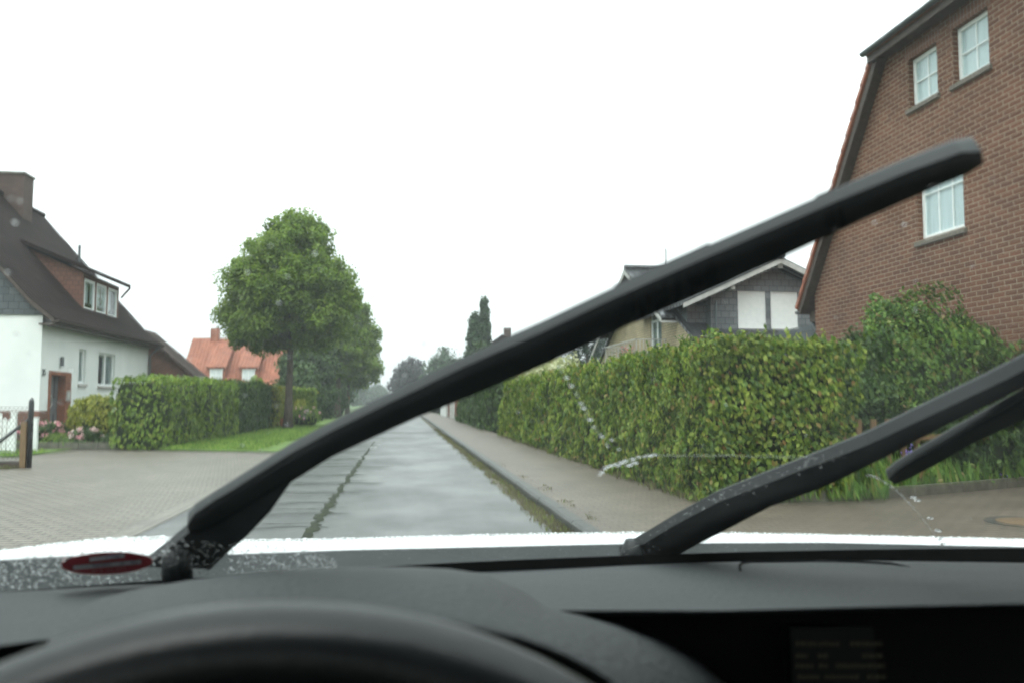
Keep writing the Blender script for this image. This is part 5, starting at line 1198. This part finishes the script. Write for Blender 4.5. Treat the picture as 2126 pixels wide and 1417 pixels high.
clip_ = [(1276, 597, 1300, 676), (1296, 587, 1325, 667), (1440, 524, 1466, 604), (1476, 507, 1500, 588)]
wiper_sweep(clip_, .0115, .004, arm_t).build('blade_clip', MAT['rubber'], w1_, smooth=False)
cap_ = [(1700, 411, 1722, 488), (1728, 399, 1748, 476), (1740, 394, 1762, 470)]
wiper_sweep(cap_, .0125, .004, arm_t).build('blade_joint', MAT['rubber'], w1_)
a2 = [(1285, 1152, 1395, 1158), (1340, 1112, 1450, 1128), (1400, 1074, 1520, 1092), (1484, 1029, 1600, 1050), (1640, 968, 1710, 1010), (1720, 938, 1765, 984), (1801, 906, 1838, 948), (1936, 842, 1955, 886), (2050, 788, 2070, 830), (2126, 750, 2150, 792), (2300, 662, 2330, 706)]
w2_ = wiper_sweep(a2, .013, .012, [(0, 0), (.02, .8), (.1, 1), (.5, .95), (.9, .6), (1, 0)]).build('wiper_arm', MAT['rubber'], car, smooth=False)
w2_['label'] = 'passenger side wiper arm at the lower right'
b2 = [(1842, 981, 1858, 1004), (1860, 962, 1880, 996), (1900, 936, 1935, 968), (1990, 885, 2022, 918), (2126, 808, 2150, 860), (2300, 715, 2330, 768)]
wiper_sweep(b2, .012, .003).build('wiper_blade', MAT['rubber'], w2_, smooth=True)
# spindle caps on the cowl
for px, py in ((352, 1168), (1325, 1153)):
    c = gpt(px, py, .0); MB().tube([c+Vector((0, .03, -.03)), c+Vector((0, .02, .0)), c+Vector((0, .018, .012))], [.012, .012, .008], 14).build('wiper_spindle', MAT['rubber'], car, smooth=True)

# ---- rain on the glass
def add_drop(V, Fc, c, nrm, ax, rx_, ry_, h):
    ax = (ax-nrm*ax.dot(nrm)).normalized(); ay = nrm.cross(ax); n0 = len(V); K = 8
    for r_, z in ((1, 0), (.88, .45), (.5, .88)):
        for k in range(K):
            t = 2*math.pi*k/K; V.append(c+ax*rx_*r_*math.cos(t)+ay*ry_*r_*math.sin(t)+nrm*h*z)
    V.append(c+nrm*h); V.append(c)
    for j in range(2):
        for k in range(K): a = n0+j*K+k; b = n0+j*K+(k+1) % K; Fc.append((a, b, b+K, a+K))
    for k in range(K): Fc.append((n0+2*K+k, n0+2*K+(k+1) % K, n0+3*K)); Fc.append((n0+(k+1) % K, n0+k, n0+3*K+1))
rr = random.Random(11); V, Fc = [], []
def drop(px, py, r_, el=1.0, ang=None, h=.5):
    c = gpt(px, py, .0008); nr = gn(c.x, c.y); a = ang if ang is not None else rr.uniform(0, 6.28)
    add_drop(V, Fc, c, nr, Vector((math.cos(a), math.sin(a), 0)), r_*el, r_, r_*h)
edge = [(0, 1118), (330, 1112), (480, 1140), (560, 1140), (650, 1150), (700, 1162)]
for _ in range(1500):
    u = rr.uniform(-20, 700); lo = lerp_tab([(0, 1165), (100, 1150), (200, 1132), (330, 1112), (480, 1128), (560, 1128), (650, 1142), (700, 1160)], u); hi = lerp_tab([(0, 1228), (400, 1196), (700, 1180)], u)
    drop(u, rr.uniform(lo, hi), rr.choice((.0004, .0005, .0006, .0008, .0012))*rr.uniform(.7, 1.2), rr.uniform(.8, 1.7), h=.38)
for _ in range(260): drop(rr.uniform(700, 2126), rr.uniform(1122, 1158), rr.uniform(.0003, .0006))
for _ in range(130): drop(rr.uniform(0, 2100), rr.uniform(330, 1080), rr.uniform(.0003, .0009), rr.uniform(1, 1.8), 1.3, h=.25)
for _ in range(90):
    t = rr.random(); u = 1300+t*470; vtop = float(np.interp(u, [1300, 1340, 1400, 1484, 1640, 1770], [1140, 1112, 1074, 1029, 968, 920])); drop(u, vtop+abs(rr.gauss(0, 14)), rr.uniform(.0003, .0008), 1.4, .5)
dv = MB(); dv.v, dv.f = V, Fc; o = dv.build('raindrops', MAT['water'], car, smooth=True); o['kind'] = 'stuff'
V, Fc = [], []
trail = [(1160, 760), (1176, 783), (1186, 800), (1206, 836), (1212, 846), (1225, 870), (1233, 885), (1250, 905), (1270, 912), (1262, 925), (1285, 932)]
for i, (a, b) in enumerate(trail): drop(a, b, .0011*rr.uniform(.7, 1.3), 1.7, .5, h=.6)
for a, b in ((1158, 742), (1166, 770), (1196, 815), (1200, 822), (1217, 856), (1239, 893), (1245, 899)): drop(a, b, .0006, 1.5, .5)
for a, b in ((1249, 980), (1256, 972), (1268, 966), (1276, 963), (1290, 960), (1298, 956), (1306, 965), (1318, 960), (1314, 952), (1326, 948), (1338, 946), (1350, 945), (1360, 943), (1262, 968), (1283, 966), (1245, 985)): drop(a, b, .0015*rr.uniform(.7, 1.2), 1.9, rr.uniform(-.3, .3), h=.65)
for i in range(60):
    t = i/59; drop(1365+t*330, 944+5*t*t+rr.uniform(-1, 1), .0004, 2.5, 0)
for i in range(46):
    t = i/45; u = 1800+155*t; v = 985+145*t**1.6; drop(u+rr.uniform(-1, 1), v, rr.uniform(.0005, .0011), 1.5, .8)
for a, b in ((1897, 1032), (1905, 1038), (1932, 1075), (1946, 1100), (1950, 1102), (1955, 1115), (1952, 1120), (1958, 1128)): drop(a, b, .0018, 1.8, 0, h=.65)
dv = MB(); dv.v, dv.f = V, Fc; o = dv.build('water_trails', MAT['water'], car, smooth=True); o['kind'] = 'stuff'
# droplets standing on the bonnet
V, Fc = [], []
for _ in range(1300):
    u = rr.uniform(-100, 2350); f = rr.random(); i = min(int((u+260)/2660*59), 58)
    a, b = r0[i].lerp(r0[i+1], ((u+260)/2660*59) % 1), r1[i].lerp(r1[i+1], ((u+260)/2660*59) % 1)
    p = a.lerp(b, f**.6)+Vector((0, 0, .003*(1-abs(2*f**.6-1)))); q = rr.uniform(.001, .0028); add_drop(V, Fc, p, Vector((0, 0, 1)), Vector((1, 0, 0)), q*1.4, q, q*.55)
dv = MB(); dv.v, dv.f = V, Fc; o = dv.build('bonnet_raindrops', MAT['water'], car, smooth=True); o['kind'] = 'stuff'

# ---- oval red sticker on the inside of the glass, its face turned outwards
def oval(cx, cy, a, b, th, n=48): return [gpt(cx+a*math.cos(t)*math.cos(th)-b*math.sin(t)*math.sin(th), cy+a*math.cos(t)*math.sin(th)+b*math.sin(t)*math.cos(th), -.0012) for t in np.linspace(0, 2*math.pi, n, endpoint=False)]
mb = MB(); ring = oval(222, 1168, 95, 23, -.045); c0 = gpt(222, 1168, -.0012); n0 = 0
mb.v = [tuple(c0)]+[tuple(p) for p in ring]; mb.f = [(0, 1+k, 1+(k+1) % 48) for k in range(48)]
stk = mb.build('sticker', noisy('red_sticker', (.33, .035, .045), (.38, .045, .055), 30, .6), car)
wq = MB()
for u0, u1, v0, v1 in ((186, 259, 1160, 1151), (152, 293, 1176.5, 1164.5)):
    k = 8; top = [gpt(u0+(u1-u0)*i/k, v0-3.8+(v1-v0)*i/k, -.0022) for i in range(k+1)]; bot = [gpt(u0+(u1-u0)*i/k, v0+5+(v1-v0)*i/k, -.0022) for i in range(k+1)]; wq.grid([top, bot])
wq.build('sticker_field', noisy('grey_label_field', (.45, .45, .48), (.52, .52, .55), 30, .6), stk)
iw = MB()
def glyphs(u0, u1, va, vb_, hgt, off, step=4.4, seed=1):
    r5 = random.Random(seed); u = u0
    while u < u1:
        t = (u-u0)/(u1-u0); v = va+(vb_-va)*t
        for (a, b, c, d) in r5.sample([(0, 0, 0, 1), (0, 0, 1, 0), (0, 1, 1, 1), (1, 0, 1, 1), (0, .5, 1, .5), (0, 0, 1, 1)], 3):
            p = gpt(u+a*2.6, v+(b-.5)*hgt, off); q = gpt(u+c*2.6, v+(d-.5)*hgt, off); e = Vector((.00022, 0, .00012)) if abs(a-c) < .1 else Vector((0, .0001, .00022))
            iw.poly([p-e, q-e, q+e, p+e])
        u += step*(1 if r5.random() > .18 else 1.8)
glyphs(222, 246, 1156, 1153.5, 5, -.0032, seed=2); glyphs(192, 230, 1173.5, 1170.5, 5, -.0032, seed=3); glyphs(250, 258, 1168.5, 1168, 5, -.0032, seed=4); glyphs(273, 286, 1166.5, 1165.5, 5, -.0032, seed=6)
iw.build('handwriting', noisy('blue_ink', (.08, .09, .14), (.1, .11, .16), 20, .7), stk)
iw = MB(); glyphs(190, 212, 1184, 1182, 6, -.0025, 5, 7); glyphs(222, 262, 1181.5, 1177.5, 6, -.0025, 5, 8)
iw.build('printed_line', noisy('pale_red_print', (.38, .16, .17), (.42, .2, .2), 20, .6), stk)

# ---- cabin that shades the interior
MAT['lining'] = noisy('grey_headlining', (.12, .12, .115), (.16, .16, .15), 30, .9)
yT = lambda x: yb(x)-.70
xs2 = np.linspace(-.48, 1.14, 20)
rows = [[(x, y if k else yT(x), 1.53+.035*(1-((x-.33)/.9)**2)+.02*min(k, 2)) for x in xs2] for k, y in enumerate((0, -.2, -1.0, -2.2))]
rows2 = [[(a, b, c+.035) for a, b, c in r] for r in rows]
MB().grid(rows).build('headlining', MAT['lining'], car, smooth=True)
MB().grid(rows2).build('roof', MAT['paint'], car, smooth=True)
for sx in (-1, 1):
    x0, x1 = .33+sx*.86, .33+sx*.80
    pb = Vector((.33+sx*.86, .60, 1.06)); pt_ = Vector((.33+sx*.82, .0, 1.52))
    MB().prism([pb, pb+Vector((sx*-.05, -.02, 0)), pt_+Vector((sx*-.05, -.02, 0)), pt_], (0, -.07, .0)).build('windscreen_pillar', MAT['dash_black'], car)
    MB().box(min(x0, x0+sx*.08), max(x0, x0+sx*.08), -1.6, .62, .3, 1.02).build('door_panel', MAT['dash_black'], car, bevel=.01)
MB().box(-.52, 1.18, -2.3, -2.2, .3, 1.5).build('rear_light_block', MAT['dash_black'], car)  # unseen panel, added to keep light from behind out of the cabin
MB().box(-.52, 1.18, -2.2, .7, .28, .32).build('floor_pan', MAT['dash_black'], car)
for cx_ in (-.06, .72):
    MB().box(cx_-.24, cx_+.24, -.75, -.25, .4, .62).build('seat_cushion', MAT['dash_black'], car, bevel=.04)
    MB().prism([(cx_-.24, -.75, .6), (cx_+.24, -.75, .6), (cx_+.2, -.95, 1.2), (cx_-.2, -.95, 1.2)], (0, -.12, 0)).build('seat_back', MAT['dash_black'], car, bevel=.03)
